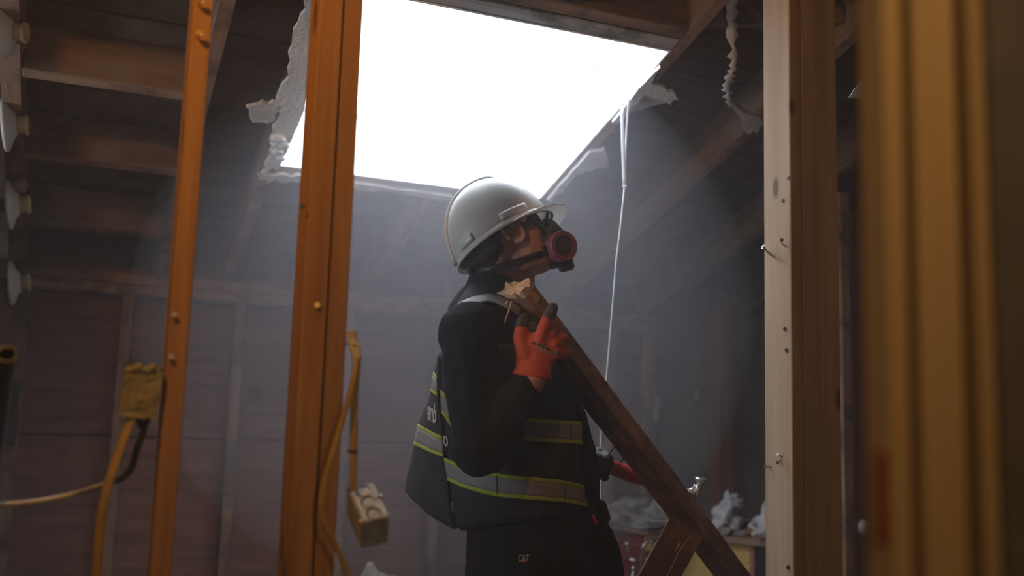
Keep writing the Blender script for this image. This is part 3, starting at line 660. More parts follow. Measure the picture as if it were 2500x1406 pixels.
for i in range(46):
    px = 1485 + rr.random()*395; bk = rr.uniform(.0, .2); r = rr.uniform(.010, .026)
    nm_, mt_, lb_, gp_ = rr.choice([('plaster_chunk', 'rubble', 'dark grey crumbly plaster chunk lying in the rubble on the counter ledge', 'grey plaster chunks on the ledge'), ('plaster_chunk', 'rubble', 'dark grey crumbly plaster chunk lying in the rubble on the counter ledge', 'grey plaster chunks on the ledge'), ('drywall_chunk', 'paper', 'pale drywall chunk lying in the rubble on the counter ledge', 'pale drywall chunks on the ledge'), ('wood_chip', 'old', 'brown wood chip lying in the rubble on the counter ledge', 'wood chips on the ledge'), ('brick_chip', 'red_wood', 'red-brown chip lying in the rubble on the counter ledge', 'red chips on the ledge')])
    lump(nm_, px, bk, r, mt_, lb_, gp_, i+40, .55, (1.2, 1, .7), sub=2, dz=rr.uniform(0, .02)*(bk > .08))
lump('rubble_bed', 1690, .12, .12, 'rubble', 'low bed of grey rubble crumbs along the counter ledge', None, 71, .5, (2.6, .8, .22), sub=4, freq=5)['kind'] = 'stuff'
# tap
tp = thing('kitchen_tap', ledge_pt(1578, -.08, -.30), 'chrome gooseneck tap with two cross handles before the red tiles', 'tap')
TD = (ledge_pt(1578, -.08, 0)-CAM).dot(FW)
P_ = lambda x, y, d=0.: dep(x, y, TD+d)
tube('spout', [P_(1563, 1460), P_(1565, 1400), P_(1566, 1360), P_(1572, 1332), P_(1586, 1320), P_(1600, 1322), P_(1606, 1335)], .0075, 'chrome', tp, 12, n=30)
for hx, hy_ in ((1546, 1366), (1586, 1366)):
    lathe('handle_stem', P_(hx, 1420), UP, [(0, .011), (.03, .011), (.034, .007), (.05, .007), (.054, .011), (.058, .004)], 'chrome', tp, 14)
    for da in ((RI*1, 1), (FW*1, 1)): tube('cross_handle', [P_(hx, hy_)-da[0]*.018, P_(hx, hy_)+da[0]*.018], [.0055, .0055], 'chrome', tp, 10)
lathe('spray_knob', P_(1531, 1345), UP, [(0, .010), (.012, .011), (.02, .007), (.028, .012), (.034, .006)], 'chrome', tp, 14)
board('deck', P_(1520, 1430), P_(1610, 1430), FW, .07, .02, 'chrome', tp, .004)
boxat('tap_shelf', (P_(1565, 1430).x-.12, P_(1565, 1430).y-.06, 0), (P_(1565, 1430).x+.1, P_(1565, 1430).y+.05, P_(1565, 1430).z-.012), 'old', lg)

# debris sack in front of the far wall (bottom centre)
top_ = dep(925, 1385, 3.45); hz = top_.z
o = link('debris_sack', chunk_me(1, 3, .22, 4, (.12, .11, hz/2*.98), 1.6), 'rubble', None, Matrix.Translation((top_.x, top_.y, hz/2)), True); tag(o, 'pale lumpy debris sack on the floor below the hanging outlet box', 'sack')

# ================================================================ THE WORKER
def Q(x, y, d=0.): return dep(x, y, MAN_D + d/1000.)        # photo column/row at the worker's distance, d in mm away from the camera
MM = .001
RIv, DNv = RI.copy(), -UP
feet_c = dep(1290, 1400, MAN_D); feet_c.z = 0
man = thing('person', feet_c, 'worker in white hard hat, respirator and black reflective vest looking up at the skylight', 'person')
# --- torso rings: row, centre column, half width (px), half depth (mm)
TR = [(668, 1212, 52, 62), (690, 1206, 66, 88), (715, 1203, 88, 130), (745, 1206, 112, 172), (790, 1216, 138, 198), (850, 1235, 152, 198), (950, 1248, 168, 178), (1050, 1266, 182, 168), (1120, 1274, 191, 168), (1200, 1282, 190, 168), (1290, 1300, 182, 168)]
def ring(y):
    ys = [t[0] for t in TR]; return [float(np.interp(y, ys, [t[k] for t in TR])) for k in (1, 2, 3)]
def dsurf(x, y, off=0.):
    c, a, b = ring(y); u = max(-.996, min(.996, (x-c)/(a+off))); return -(b+off)*math.sqrt(1-u*u)
def ringpts(y, shrink=0., k=28, dc=0.):
    c, a, b = ring(y); return [Q(c + (a-shrink)*math.cos(t), y, dc - (b-shrink)*math.sin(t)) for t in [2*math.pi*i/k for i in range(k)]]
def torso(bm, shrink): add_loft(bm, [ringpts(t[0], shrink) for t in TR])
# --- joints
SH, EL, WR = Q(1150, 815, -165), Q(1172, 1075, -238), Q(1298, 935, -222)
SH2, EL2, WR2 = Q(1215, 815, 175), Q(1290, 1085, 215), Q(1425, 1128, 90)
HIPN, HIPF = Q(1262, 1390, -88), Q(1385, 1375, 88)
def down(p, z, dx=0., dy=0.): return V3((p.x+dx, p.y+dy, z))
KN, AN = down(HIPN, .50, .02, -.02), down(HIPN, .09, -.02, .0)
KF, AF = down(HIPF, .50, .05, .0), down(HIPF, .09, .03, .02)
FWD = (RI*.93 + FW*.36); FWD.z = 0; FWD.normalize()          # the way he faces
# --- right hand skeleton (back of hand to the camera, fingers over the board)
PALM = Q(1313, 860, -196)
HANDS = []
def hand_right(bm, g):
    """g: extra radius in m (0 = skin, .002 = glove)"""
    add_cap(bm, Q(1299, 928, -212), .029+g, Q(1306, 888, -205), .033+g, flat=.72, hint=RI)
    # palm
    add_loft(bm, [[Q(1309+rx*math.cos(t)+sk, y, -200+dd+rd*math.sin(t)) for t in [2*math.pi*i/16 for i in range(16)]] for (y, rx, rd, sk, dd) in ((905, 40, 17, -8, 0), (880, 50, 20, -2, 0), (855, 54, 21, 3, 0), (830, 50, 20, 8, 2), (812, 34, 15, 16, 4))])
    # thumb: leaves the side of the palm low down, lies up along the lower edge of the board
    add_cap(bm, Q(1283, 868, -205), .018+g, Q(1270, 825, -200), .0155+g); add_cap(bm, Q(1270, 825, -200), .0150+g, Q(1274, 793, -188), .0125+g)
    add_cap(bm, Q(1274, 793, -188), .0125+g, Q(1280, 778, -176), .0105+g)
    # index finger: straight up over the face of the board
    add_cap(bm, Q(1316, 838, -205), .0135+g, Q(1326, 805, -214), .0125+g); add_cap(bm, Q(1326, 805, -214), .0125+g, Q(1338, 775, -215), .0115+g); add_cap(bm, Q(1338, 775, -215), .0115+g, Q(1348, 754, -208), .0098+g)
    # middle, ring, little finger: knuckle bends, then over the upper edge of the board and down behind it
    for (kx, ky, mx_, my, tx, ty, r) in ((1342, 818, 1356, 800, 1350, 812, .0125), (1355, 838, 1372, 826, 1366, 840, .012), (1361, 862, 1378, 856, 1374, 868, .0105)):
        add_cap(bm, Q(kx-14, ky+8, -203), r+.001+g, Q(kx, ky, -206), r+g); add_cap(bm, Q(kx, ky, -206), r+g, Q(mx_, my, -178), r*.95+g)
        add_cap(bm, Q(mx_, my, -178), r*.95+g, Q(mx_+4, my+2, -142), r*.9+g); add_cap(bm, Q(mx_+4, my+2, -142), r*.9+g, Q(tx, ty, -126), r*.8+g)
HL = Q(1468, 1133, 62)
def hand_left(bm, g):
    """left fist round the hammer grip"""
    add_cap(bm, WR2, .028+g, Q(1452, 1130, 72), .031+g)
    add_ell(bm, Q(1462, 1128, 78), (RI, UP, FW), (.036+g, .036+g, .018+g))
    for i in range(4):
        x = 1452+i*9.; y = 1112+i*4
        add_cap(bm, Q(x, y, 78), .010+g, Q(x+1, y+2, 36), .0098+g); add_cap(bm, Q(x+1, y+2, 36), .0098+g, Q(x-1, y+30, 28), .0092+g); add_cap(bm, Q(x-1, y+30, 28), .0092+g, Q(x-2, y+42, 48), .008+g)
    add_cap(bm, Q(1462, 1140, 82), .0115+g, Q(1480, 1112, 58), .0105+g); add_cap(bm, Q(1480, 1112, 58), .0105+g, Q(1487, 1120, 40), .009+g)
# --- head frame: looking up to the right
hf2 = V3((.852, -.523)); hu2 = V3((-.523, -.852))
Hf = RI*hf2.x - UP*hf2.y; Hu0 = RI*hu2.x - UP*hu2.y; Hn0 = -FW
rho = math.radians(15)
Hn = Hn0*math.cos(rho) + Hu0*math.sin(rho); Hu = Hu0*math.cos(rho) - Hn0*math.sin(rho)      # Hn: towards the camera
HC0 = Q(1232, 588, 0)                                        # centre of the hat rim
def H(f, u, n): return HC0 + (Hf*f + Hu*u + Hn*n)*MM         # head coordinates in mm
AXH = (Hf, Hn, Hu)
def head(bm):
    add_ell(bm, H(-8, 22, 0), AXH, (.096, .076, .098), 28, 18)          # cranium
    add_ell(bm, H(-30, -20, 0), AXH, (.070, .070, .070), 24, 16)        # back of the head
    add_ell(bm, H(42, -32, 0), AXH, (.056, .062, .074), 24, 16)         # face
    add_ell(bm, H(48, -82, 0), AXH, (.046, .050, .034), 20, 12)         # jaw
    add_ell(bm, H(77, -100, 0), AXH, (.022, .026, .020), 16, 10)        # chin
    add_ell(bm, H(82, 4, 0), AXH, (.018, .058, .016), 16, 10)           # brow ridge
    for s in (-1, 1):
        add_ell(bm, H(66, -30, s*40), AXH, (.026, .020, .022), 14, 10)  # cheek bones
        add_ell(bm, H(20, -66, s*40), AXH, (.040, .018, .036), 16, 12)  # jaw corner
        # ear: rim, lobe, tragus
        pts = [H(26 + 19*math.cos(a)-6*math.sin(a), -16 + 29*math.sin(a), s*(79 + 4*math.sin(a*.5))) for a in [math.radians(t) for t in range(-100, 215, 24)]]
        add_tube(bm, pts, .0062, 8); add_ell(bm, H(25, -38, s*76), AXH, (.010, .006, .011), 10, 8); add_ell(bm, H(24, -16, s*72), AXH, (.014, .006, .024), 12, 8); add_ell(bm, H(40, -16, s*73), AXH, (.005, .006, .009), 10, 8)
    # nose (under the mask)
    add_cap(bm, H(92, -8, 0), .009, H(112, -44, 0), .014); add_ell(bm, H(104, -46, 0), AXH, (.016, .018, .011), 12, 8)
    add_ell(bm, H(96, -70, 0), AXH, (.012, .024, .010), 12, 8)          # lips
    # neck
    add_loft(bm, [[Q(cx + a*math.cos(t), y + ty*math.cos(t), -b*math.sin(t)) for t in [2*math.pi*i/20 for i in range(20)]] for (y, cx, a, b, ty) in ((600, 1225, 58, 58, -20), (640, 1240, 62, 60, -14), (680, 1242, 64, 62, -4), (715, 1240, 66, 66, 4), (760, 1235, 72, 80, 8))])
bm = bmesh.new(); head(bm); torso(bm, 22)
add_cap(bm, SH, .052, EL, .040); add_cap(bm, EL, .040, WR, .027, flat=.9); hand_right(bm, -.0012)
add_cap(bm, SH2, .052, EL2, .040); add_cap(bm, EL2, .040, WR2, .027); hand_left(bm, -.0012)
add_ell(bm, Q(1322, 1330, 0), (RI, UP, FW), (.155, .12, .15))
for (h_, k_, a_) in ((HIPN, KN, AN), (HIPF, KF, AF)):
    add_cap(bm, h_, .082, k_, .055); add_cap(bm, k_, .055, a_, .038); add_cap(bm, a_ - Z_*.045, .03, a_ - Z_*.05 + FWD*.13, .028)
fuse('body', bm, 'skin', man, .0032, 3)
# eyes
for s in (-1, 1): 
    bm = bmesh.new(); add_ell(bm, H(84, -14, s*32), AXH, (.0125, .0125, .0115), 14, 10); link('eye', bm_me(bm), 'eye', man, smooth=True)
    bm = bmesh.new(); add_cap(bm, H(93, 4, s*14), .0042, H(86, 8, s*44), .0035, flat=.6); link('eyebrow', bm_me(bm), 'hair', man, smooth=True)
# hair below the hat, behind the ear
bm = bmesh.new(); add_ell(bm, H(-34, -14, 0), AXH, (.073, .0735, .070), 24, 16); add_ell(bm, H(-14, 16, 0), AXH, (.093, .0785, .070), 24, 16)
fuse('hair', bm, 'hair', man, .006, 3)

# --- shirt: torso and both sleeves, one surface with folds
bm = bmesh.new(); torso(bm, 6)
add_ell(bm, Q(1155, 822, -160), (RI, UP, FW), (.078, .082, .062))
add_cap(bm, SH, .070, EL.lerp(SH, .35), .066); add_cap(bm, EL.lerp(SH, .4), .066, EL, .060); add_ell(bm, EL + (-UP)*.018, (RI, UP, FW), (.062, .058, .058))
add_cap(bm, EL, .060, EL.lerp(WR, .55), .050); add_cap(bm, EL.lerp(WR, .5), .050, EL.lerp(WR, .80), .038)
add_cap(bm, SH2, .068, EL2, .056); add_cap(bm, EL2, .055, WR2, .040)
add_loft(bm, [[Q(cx + a*math.cos(t), y + ty*math.cos(t), -b*math.sin(t)) for t in [2*math.pi*i/20 for i in range(20)]] for (y, cx, a, b, ty) in ((668, 1214, 60, 70, 16), (690, 1212, 70, 82, 16), (740, 1212, 84, 110, 8))])
sh = fuse('shirt', bm, 'shirt', man, .006, 5)
def folds(o, fn):
    N_ = [v.normal.copy() for v in o.data.vertices]; C_ = [v.co.copy() for v in o.data.vertices]
    o.data.vertices.foreach_set('co', [c for p_, n_ in zip(C_, N_) for c in (p_ + n_*fn(p_))]); o.data.update()
folds(sh, lambda c: noise.noise(c*V3((8, 8, 17)))*.009 + noise.noise(c*24)*.0035)
# --- trousers
bm = bmesh.new()
add_loft(bm, [[Q(c + a*math.cos(t), y, -b*math.sin(t)) for t in [2*math.pi*i/28 for i in range(28)]] for (y, c, a, b) in ((1255, 1300, 168, 158), (1290, 1318, 180, 165), (1335, 1325, 190, 168), (1400, 1328, 196, 168), (1440, 1330, 190, 160))])
for (h_, k_, a_) in ((HIPN, KN, AN), (HIPF, KF, AF)): add_cap(bm, h_, .112, k_, .085); add_cap(bm, k_, .085, a_, .068)
trs = fuse('trousers', bm, 'trous', man, .008, 6)
folds(trs, lambda c: noise.noise(c*V3((11, 11, 7)))*.007)
for a_ in (AN, AF):
    bm = bmesh.new(); add_cap(bm, a_ - Z_*.035, .045, a_ + Z_*.05, .05); add_cap(bm, a_ - Z_*.048, .042, a_ - Z_*.052 + FWD*.16, .037, flat=1.1); fuse('boot', bm, 'boot', man, .007, 4)
# belt and pouch
bl = sheet('belt', [[Q(1314 + 168*math.cos(t), y + 6*math.cos(t), -160*math.sin(t)) for t in [2*math.pi*i/40 for i in range(41)]] for y in (1262, 1280, 1298)], 'trous', man, .004)
pb = board('belt_pouch', Q(1462, 1225, -40), Q(1476, 1274, -40), RI, .03, .06, 'trous', man, .008)
board('pouch_tab', Q(1446, 1255, -105), Q(1456, 1277, -105), RI, .007, .006, 'redp', man, .001)

# --- gloves
from mathutils.bvhtree import BVHTree
bm = bmesh.new(); hand_right(bm, .0018); gr = fuse('glove', bm, 'glove', man, .0032, 3); gr['label'] = 'orange knit glove with grey fingertips'
bm = bmesh.new()
add_cap(bm, Q(1273, 795, -190), .0158, Q(1281, 776, -177), .0138); add_cap(bm, Q(1341, 769, -216), .0146, Q(1349, 752, -209), .0128)
fuse('fingertip_coating', bm, 'coat', gr, .0025, 2)
bm = bmesh.new()                                             # coated palm side seen between thumb and index
add_loft(bm, [[Q(1300+rx*math.cos(t)+sk, y, -186+7*math.sin(t)) for t in [2*math.pi*i/14 for i in range(14)]] for (y, rx, sk) in ((830, 22, 4), (812, 22, 2), (796, 20, -2), (784, 12, -4))]); fuse('palm_coating', bm, 'coat', gr, .003, 3)
bm = bmesh.new()
add_loft(bm, [[Q(1303 + rx*math.cos(t) - (y-900)*.25, y + 7*math.cos(t), -207 - rd*math.sin(t)) for t in [2*math.pi*i/24 for i in range(24)]] for (y, rx, rd) in ((884, 40, 24), (896, 43, 27), (906, 44, 29), (913, 48, 33), (918, 49, 34), (921, 46, 31))])
fuse('cuff', bm, 'glove', gr, .0028, 1)
_gb = BVHTree.FromPolygons([v.co.copy() for v in gr.data.vertices], [tuple(p_.vertices) for p_ in gr.data.polygons])
for (x_, y_, ra, rb_) in ((1304, 838, 5, 3), (1316, 842, 6, 3.4), (1327, 846, 4, 4.5), (1338, 852, 6, 3.4), (1334, 840, 3, 3), (1352, 862, 7, 4), (1362, 860, 4.5, 5), (1346, 868, 4, 2.5)):   # smudged print over the knuckles
    h_, n_, _, _ = _gb.ray_cast(CAM, ray(x_, y_).normalized())
    if h_ is None: continue
    e1 = (RI*.9 - UP*.44); e1 = (e1 - n_*e1.dot(n_)).normalized(); bm = bmesh.new(); add_ell(bm, h_, (e1, n_.cross(e1), n_), (ra*MM, rb_*MM, .0008), 12, 8); link('knuckle_print', bm_me(bm), 'coat', gr, smooth=True)
bm = bmesh.new(); hand_left(bm, .002); gl_ = fuse('glove', bm, 'coat', man, .0035, 3); gl_['label'] = 'dark grey glove round the hammer grip'

# --- vest: near side panel, back panel, shoulder, bands
def px_sheet(name, top, bot, off, mat, parent, rows=8, cols=28, v0=0., v1=1., thick=.003, wob=0.):
    T = catmull([(x, y, 0) for x, y in top], cols); B = catmull([(x, y, 0) for x, y in bot], cols); g = []
    for i in range(rows):
        v = v0+(v1-v0)*i/(rows-1); r_ = []
        for a, b in zip(T, B):
            x = a.x+(b.x-a.x)*v; y = a.y+(b.y-a.y)*v
            r_.append(Q(x, y, dsurf(x, y, off) + wob*noise.noise(V3((x*.02, y*.012, 3))) + wob*.6*noise.noise(V3((x*.03+y*.03, y*.02-x*.03, 9)))))
        g.append(r_)
    return sheet(name, g, mat, parent, thick)
vest = px_sheet('vest', [(1073, 862), (1130, 850), (1210, 840), (1300, 850), (1390, 905)], [(1110, 1290), (1180, 1284), (1270, 1272), (1360, 1256), (1438, 1240)], 9, 'vest', man, 24, 40, wob=4)
vest['label'] = 'black safety vest with lime-edged silver bands'
def hiband(top, bot, off, nm='reflective_band', cols=24):
    b_ = px_sheet(nm, top, bot, off, 'silver', vest, 6, cols, .16, .84, .0018)
    px_sheet('lime_edging', top, bot, off, 'hivis', vest, 4, cols, -.02, .17, .0022); px_sheet('lime_edging', top, bot, off, 'hivis', vest, 4, cols, .83, 1.02, .0022)
hiband([(1084, 1118), (1130, 1136), (1210, 1156), (1300, 1166), (1380, 1174), (1425, 1185)], [(1093, 1172), (1140, 1192), (1210, 1210), (1300, 1219), (1380, 1226), (1436, 1236)], 15)
hiband([(1280, 1021), (1330, 1024), (1380, 1027), (1420, 1031)], [(1276, 1074), (1330, 1078), (1380, 1081), (1423, 1084)], 15)
hiband([(1069, 948), (1085, 962), (1104, 990), (1140, 1000)], [(1069, 1000), (1085, 1015), (1105, 1042), (1140, 1052)], 13, cols=14)
for (xa, ya, xb, yb) in ((1212, 1162, 1213, 1206), (1377, 1178, 1379, 1222), (1393, 1034, 1393, 1068)):          # tape seams
    tube('tape_seam', [Q(xa, ya, dsurf(xa, ya, 17)), Q((xa+xb)/2, (ya+yb)/2, dsurf((xa+xb)/2, (ya+yb)/2, 17)), Q(xb, yb, dsurf(xb, yb, 17))], .0007, 'rubber', vest, 6)
# shoulder yoke and silver strap
px_sheet('shoulder_panel', [(1150, 690), (1175, 684), (1212, 684), (1250, 700), (1285, 716)], [(1078, 800), (1112, 762), (1158, 742), (1206, 740), (1268, 762)], 6, 'vest', vest, 10, 28)
px_sheet('shoulder_strap', [(1080, 790), (1100, 757), (1130, 735), (1165, 722), (1200, 718), (1240, 732), (1275, 752)], [(1084, 812), (1106, 782), (1135, 757), (1168, 742), (1202, 737), (1236, 751), (1268, 772)], 11, 'silver', vest, 5, 36, thick=.002)
sheet('front_edge', [[Q(1300+i*2.6, 698+i*6+k*1., -60+i*6-k*4) for k in (0, 7, 14)] for i in range(10)], 'hivis', vest, .002)
# back panel hanging free
LV = [(0, 1069, 868, 40, 1071, 868), (.08, 1062, 905, 62, 1069, 918), (.20, 1054, 955, 82, 1069, 966), (.40, 1023, 1035, 112, 1080, 1064), (.53, 1013, 1085, 126, 1084, 1115), (.8, 996, 1158, 148, 1098, 1222), (1., 990, 1199, 158, 1111, 1292)]
def bk(v, u, off=0.):
    vs_ = [r[0] for r in LV]; lx, ly, ld_, fx, fy = [float(np.interp(v, vs_, [r[k] for r in LV])) for k in range(1, 6)]
    fd = -58.; bulge = 10*math.sin(math.pi*u)*min(1, v*2)
    x = lx+(fx-lx)*u; y = ly+(fy-ly)*u + (9*math.sin(math.pi*u) if v > .9 else 0); d = ld_+(fd-ld_)*u
    wv = (8*noise.noise(V3((u*3, v*5, 2))) + 7*noise.noise(V3((u*5+v*6, v*4-u*5, 7))))*min(1, v*2)
    return Q(x - bulge*.35 - off*.7 + wv*.4, y, d - bulge - off*.7 + wv)
bkp = sheet('back_panel', [[bk(i/27, j/12) for j in range(13)] for i in range(28)], 'vest', vest, .003)
sheet('back_wrap', [[(lambda a, b: a.lerp(b, j/6))(bk(i/27, 0), Q(1130, 880+i*13, 205)) for j in range(7)] for i in range(28)], 'vest', vest, .003)
def bkband(v0, v1, u1=1.):
    e = (v1-v0)*.17
    for (a, b, mt, nm) in ((v0+e, v1-e, 'silver', 'reflective_band'), (v0, v0+e, 'hivis', 'lime_edging'), (v1-e, v1, 'hivis', 'lime_edging')):
        sheet(nm, [[bk(a+(b-a)*i/4, j/12*u1, 4) for j in range(13)] for i in range(5)], mt, vest, .0018)
bkband(.085, .20); bkband(.40, .53)
def text(name, s, mw, size, mat, parent, ext=.0004, bold=.0):
    cu = bpy.data.curves.new('t', 'FONT'); cu.body = s; cu.size = size; cu.extrude = ext; cu.offset = bold; cu.align_x = 'CENTER'; cu.align_y = 'CENTER'; cu.resolution_u = 3
    o = bpy.data.objects.new('t', cu); col.objects.link(o); dg = bpy.context.evaluated_depsgraph_get()
    me = bpy.data.meshes.new_from_object(o.evaluated_get(dg)); bpy.data.objects.remove(o); me.materials.clear()
    return link(name, me, mat, parent, mw)
def tframe(c, ax, ay):
    ax = ax.normalized(); az = ax.cross(ay).normalized(); ay = az.cross(ax); mw = Matrix((ax, ay, az)).transposed().to_4x4(); mw.translation = c; return mw
a, b = bk(.305, .1), bk(.305, .95); up_ = bk(.25, .5)-bk(.36, .5)
mwt = tframe(bk(.302, .60, 5), b-a, up_); text('vest_lettering', 'anb', mwt @ Matrix.Diagonal((1.15, 1, 1, 1)), .062, 'print', vest, bold=.0016)
cx_, cy_ = 1088, 1072; c = Q(cx_, cy_, dsurf(cx_, cy_, 13)); e = Q(cx_+14, cy_+6, dsurf(cx_+14, cy_+6, 13)) - Q(cx_-8, cy_-3, dsurf(cx_-8, cy_-3, 13))
mwt = tframe(c - FW*.004, e, UP - RI*.1); text('vest_lettering', 'o', mwt, .050, 'print', vest, bold=.001)
from mathutils.bvhtree import BVHTree
_tb = BVHTree.FromPolygons([v.co.copy() for v in trs.data.vertices], [tuple(p_.vertices) for p_ in trs.data.polygons])
def tsurf(x, y): # front of the trousers (mm from the worker's plane)
    h_ = _tb.ray_cast(trs_inv @ CAM, (trs_inv.to_3x3() @ ray(x, y)).normalized())[0]; return ((trs_mw @ h_ - CAM).dot(FW) - MAN_D)*1000
trs_mw = root_mw(trs); trs_inv = trs_mw.inverted()
c = Q(1278, 1363, min(tsurf(1262, 1363), tsurf(1278, 1363), tsurf(1294, 1363), tsurf(1278, 1355), tsurf(1278, 1372))-1.5); e = Q(1298, 1363, tsurf(1298, 1363)) - Q(1258, 1364, tsurf(1258, 1363))
mwt = tframe(c, e, UP); text('trouser_lettering', 'CAT', mwt @ Matrix.Diagonal((.62, 1, 1, 1)), .0195, 'print', trs, bold=.0006)
plate('lettering_triangle', [mwt @ V3(p_) for p_ in ((-.0045, -.007, .0008), (.0045, -.007, .0008), (.0, .0, .0008))], -FW, .0003, 'orange', trs)

# --- hard hat
AF_, AN_, AU_ = .124, .108, .160
hat = None
bm = bmesh.new(); rings = []; K = 56; NR = 16
for i in range(NR+1):
    th = (math.pi/2)*i/NR; r_ = math.cos(th)**.92 if i < NR else .002; h_ = math.sin(th)
    rings.append([HC0 + Hf*(AF_*r_*math.cos(t)) + Hn*(AN_*r_*math.sin(t)) + Hu*(AU_*h_**.98) for t in [2*math.pi*k/K for k in range(K)]])
R_ = [[bm.verts.new(p) for p in r] for r in rings]
for i in range(NR):
    for k in range(K): bm.faces.new((R_[i][k], R_[i][(k+1) % K], R_[i+1][(k+1) % K], R_[i+1][k]))
bm.faces.new(R_[-1])
me = bm_me(bm); hat = link('hard_hat', me, 'hat', man, smooth=True); so = hat.modifiers.new('wall', 'SOLIDIFY'); so.thickness = .003; so.offset = -1
hat['label'] = 'white scuffed hard hat'
# rim lip and visor
def rimpt(t, out, drop): return HC0 + Hf*((AF_+out)*math.cos(t)) + Hn*((AN_+out)*math.sin(t)) + Hu*drop
sheet('rim', [[rimpt(2*math.pi*k/72, o_, d_) for k in range(73)] for (o_, d_) in ((-.003, .010), (.001, .004), (.005, -.002), (.006, -.007))], 'hat', hat, .003)
vis = []
for o_ in np.linspace(0, 1, 7):
    r_ = []
    for k in range(33):
        t = math.radians(-72 + 144*k/32); c_ = math.cos(t)/math.cos(0); ext = .044*max(0., math.cos(t*1.22))**.7
        r_.append(rimpt(t, -.002+.004 + ext*o_, -.003 - .010*o_*o_*math.cos(t)))
    vis.append(r_)
sheet('visor', vis, 'hat', hat, .003)
# centre ridge and side mouldings
tp_ = lambda t: min(1., max(0., (math.degrees(t)-58)/16))*1.3-.3
rg = [[HC0 + Hf*((AF_+.007*min(e_, tp_(t)*1.25))*math.copysign(abs(math.cos(t))**.92, math.cos(t))) + Hn*(n_*.001) + Hu*((AU_+.007*min(e_, tp_(t)*1.25))*math.sin(t)**.98) for (n_, e_) in ((-17, -.3), (-13, 1), (-5, 1.25), (5, 1.25), (13, 1), (17, -.3))] for t in [math.radians(58 + 118*i/30) for i in range(31)]]
sheet('crown_ridge', rg, 'hat', hat, .002)
def on_hat(t, h, o_=0.): 
    u = math.asin(min(.99, h)); return HC0 + Hf*((AF_+o_)*math.cos(u)**.92*math.cos(t)) + Hn*((AN_+o_)*math.cos(u)**.92*math.sin(t)) + Hu*((AU_)*h**.98)
for (t0, t1, h0, h1) in ((math.radians(48), math.radians(82), .06, .17), (math.radians(118), math.radians(140), .07, .18)):
    sheet('side_moulding', [[on_hat(t0+(t1-t0)*j/8, h0+(h1-h0)*i/3, .0022) for j in range(9)] for i in range(4)], 'hat', hat, .002)
# inside: headband, nape strap, ratchet
sheet('headband', [[HC0 + Hf*(.098*math.cos(t)-.004) + Hn*(.084*math.sin(t)) + Hu*d_ for t in [2*math.pi*k/48 for k in range(49)]] for d_ in (.032, .016, .001)], 'band', hat, .003)
sheet('nape_strap', [[HC0 + Hf*(-.006+(.112-.010*i)*math.cos(t)) + Hn*((.088-.003*i)*math.sin(t)) + Hu*(.004-.020*i) for t in [math.radians(100+160*k/30) for k in range(31)]] for i in range(3)], 'band', hat, .005)
bm = bmesh.new(); add_ell(bm, H(-104, -34, 0), AXH, (.012, .030, .018)); add_ell(bm, H(-104, -28, 30), AXH, (.010, .014, .012)); fuse('ratchet', bm, 'band', hat, .004, 2)
lathe('strap_lug', H(62, -6, 92), Hn, [(-.006, .008), (.003, .008), (.004, .005)], 'hat', hat, 12)

# --- respirator
rs = thing('tmp_resp', (0, 0, 0), None, None)
bpy.data.objects.remove(rs)
bm = bmesh.new()
add_ell(bm, H(92, -62, 0), AXH, (.040, .052, .052), 24, 16); add_ell(bm, H(104, -36, 0), AXH, (.024, .026, .032), 18, 12)
add_ell(bm, H(78, -98, 0), AXH, (.034, .040, .026), 18, 12); add_cap(bm, H(98, -64, 24), .024, Q(1366, 602, -50), .020); add_cap(bm, H(100, -62, -30), .024, H(98, -66, -66), .024)
resp = fuse('respirator', bm, 'rubber', man, .0045, 14); resp['label'] = 'dark half-mask respirator with magenta filters'
FC = Q(1373, 601, -68); fax = (-FW*.86 + RI*.46 + UP*.10).normalized()
bm = bmesh.new(); add_lathe(bm, FC, fax, [(-.026, .030), (-.022, .0345), (.006, .036), (.010, .034), (.010, .024), (.002, .023)], 32); link('filter', bm_me(bm), 'pink', resp, smooth=False)
lathe('filter_grille', FC, fax, [(-.002, .0225), (.0035, .0225), (.005, .012), (.007, .008), (.007, .001)], 'mesh', resp, 24, False)
lathe('filter_neck', FC - fax*.05, fax, [(0, .020), (.026, .020)], 'rubber2', resp, 20)
F2 = H(104, -58, -72); fx2 = (FW*.8 + Hf*.5).normalized(); lathe('filter', F2, fx2, [(-.02, .030), (-.016, .0345), (.01, .0355), (.012, .02)], 'pink', resp, 28, False)
bm = bmesh.new(); add_lathe(bm, H(122, -88, 0), (Hf*.8-Hu*.6), [(-.02, .020), (.004, .022), (.010, .020), (.012, .012)], 20); link('exhale_valve', bm_me(bm), 'rubber2', resp)
vb = board('valve_cover', Q(1375, 622, -20), Q(1385, 662, -20), RI, .036, .05, 'rubber2', resp, .006)
# straps
def strap(pts, wid, nm='head_strap'):
    P = catmull([V3(p) for p in pts], 40); g = []
    ctr = H(-5, -20, 0)
    for i, p in enumerate(P):
        t = (P[min(i+1, 39)]-P[max(i-1, 0)]).normalized(); o_ = (p-ctr).normalized(); w_ = t.cross(o_).normalized(); g.append([p - w_*wid/2, p, p + w_*wid/2])
    return sheet(nm, g, 'rubber2', resp, .0035)
strap([Q(1342, 618, -58), Q(1310, 626, -74), Q(1265, 640, -80), Q(1215, 656, -78), Q(1180, 664, -58), Q(1160, 662, -10), Q(1170, 656, 40)], .015)
strap([Q(1345, 612, -60), Q(1312, 618, -78), Q(1268, 632, -83), Q(1216, 648, -81), Q(1178, 658, -60), Q(1158, 656, -10), Q(1168, 650, 40)], .006)
strap([Q(1334, 568, -60), Q(1318, 552, -76), Q(1296, 535, -84), Q(1268, 522, -86), Q(1235, 520, -86)], .014)
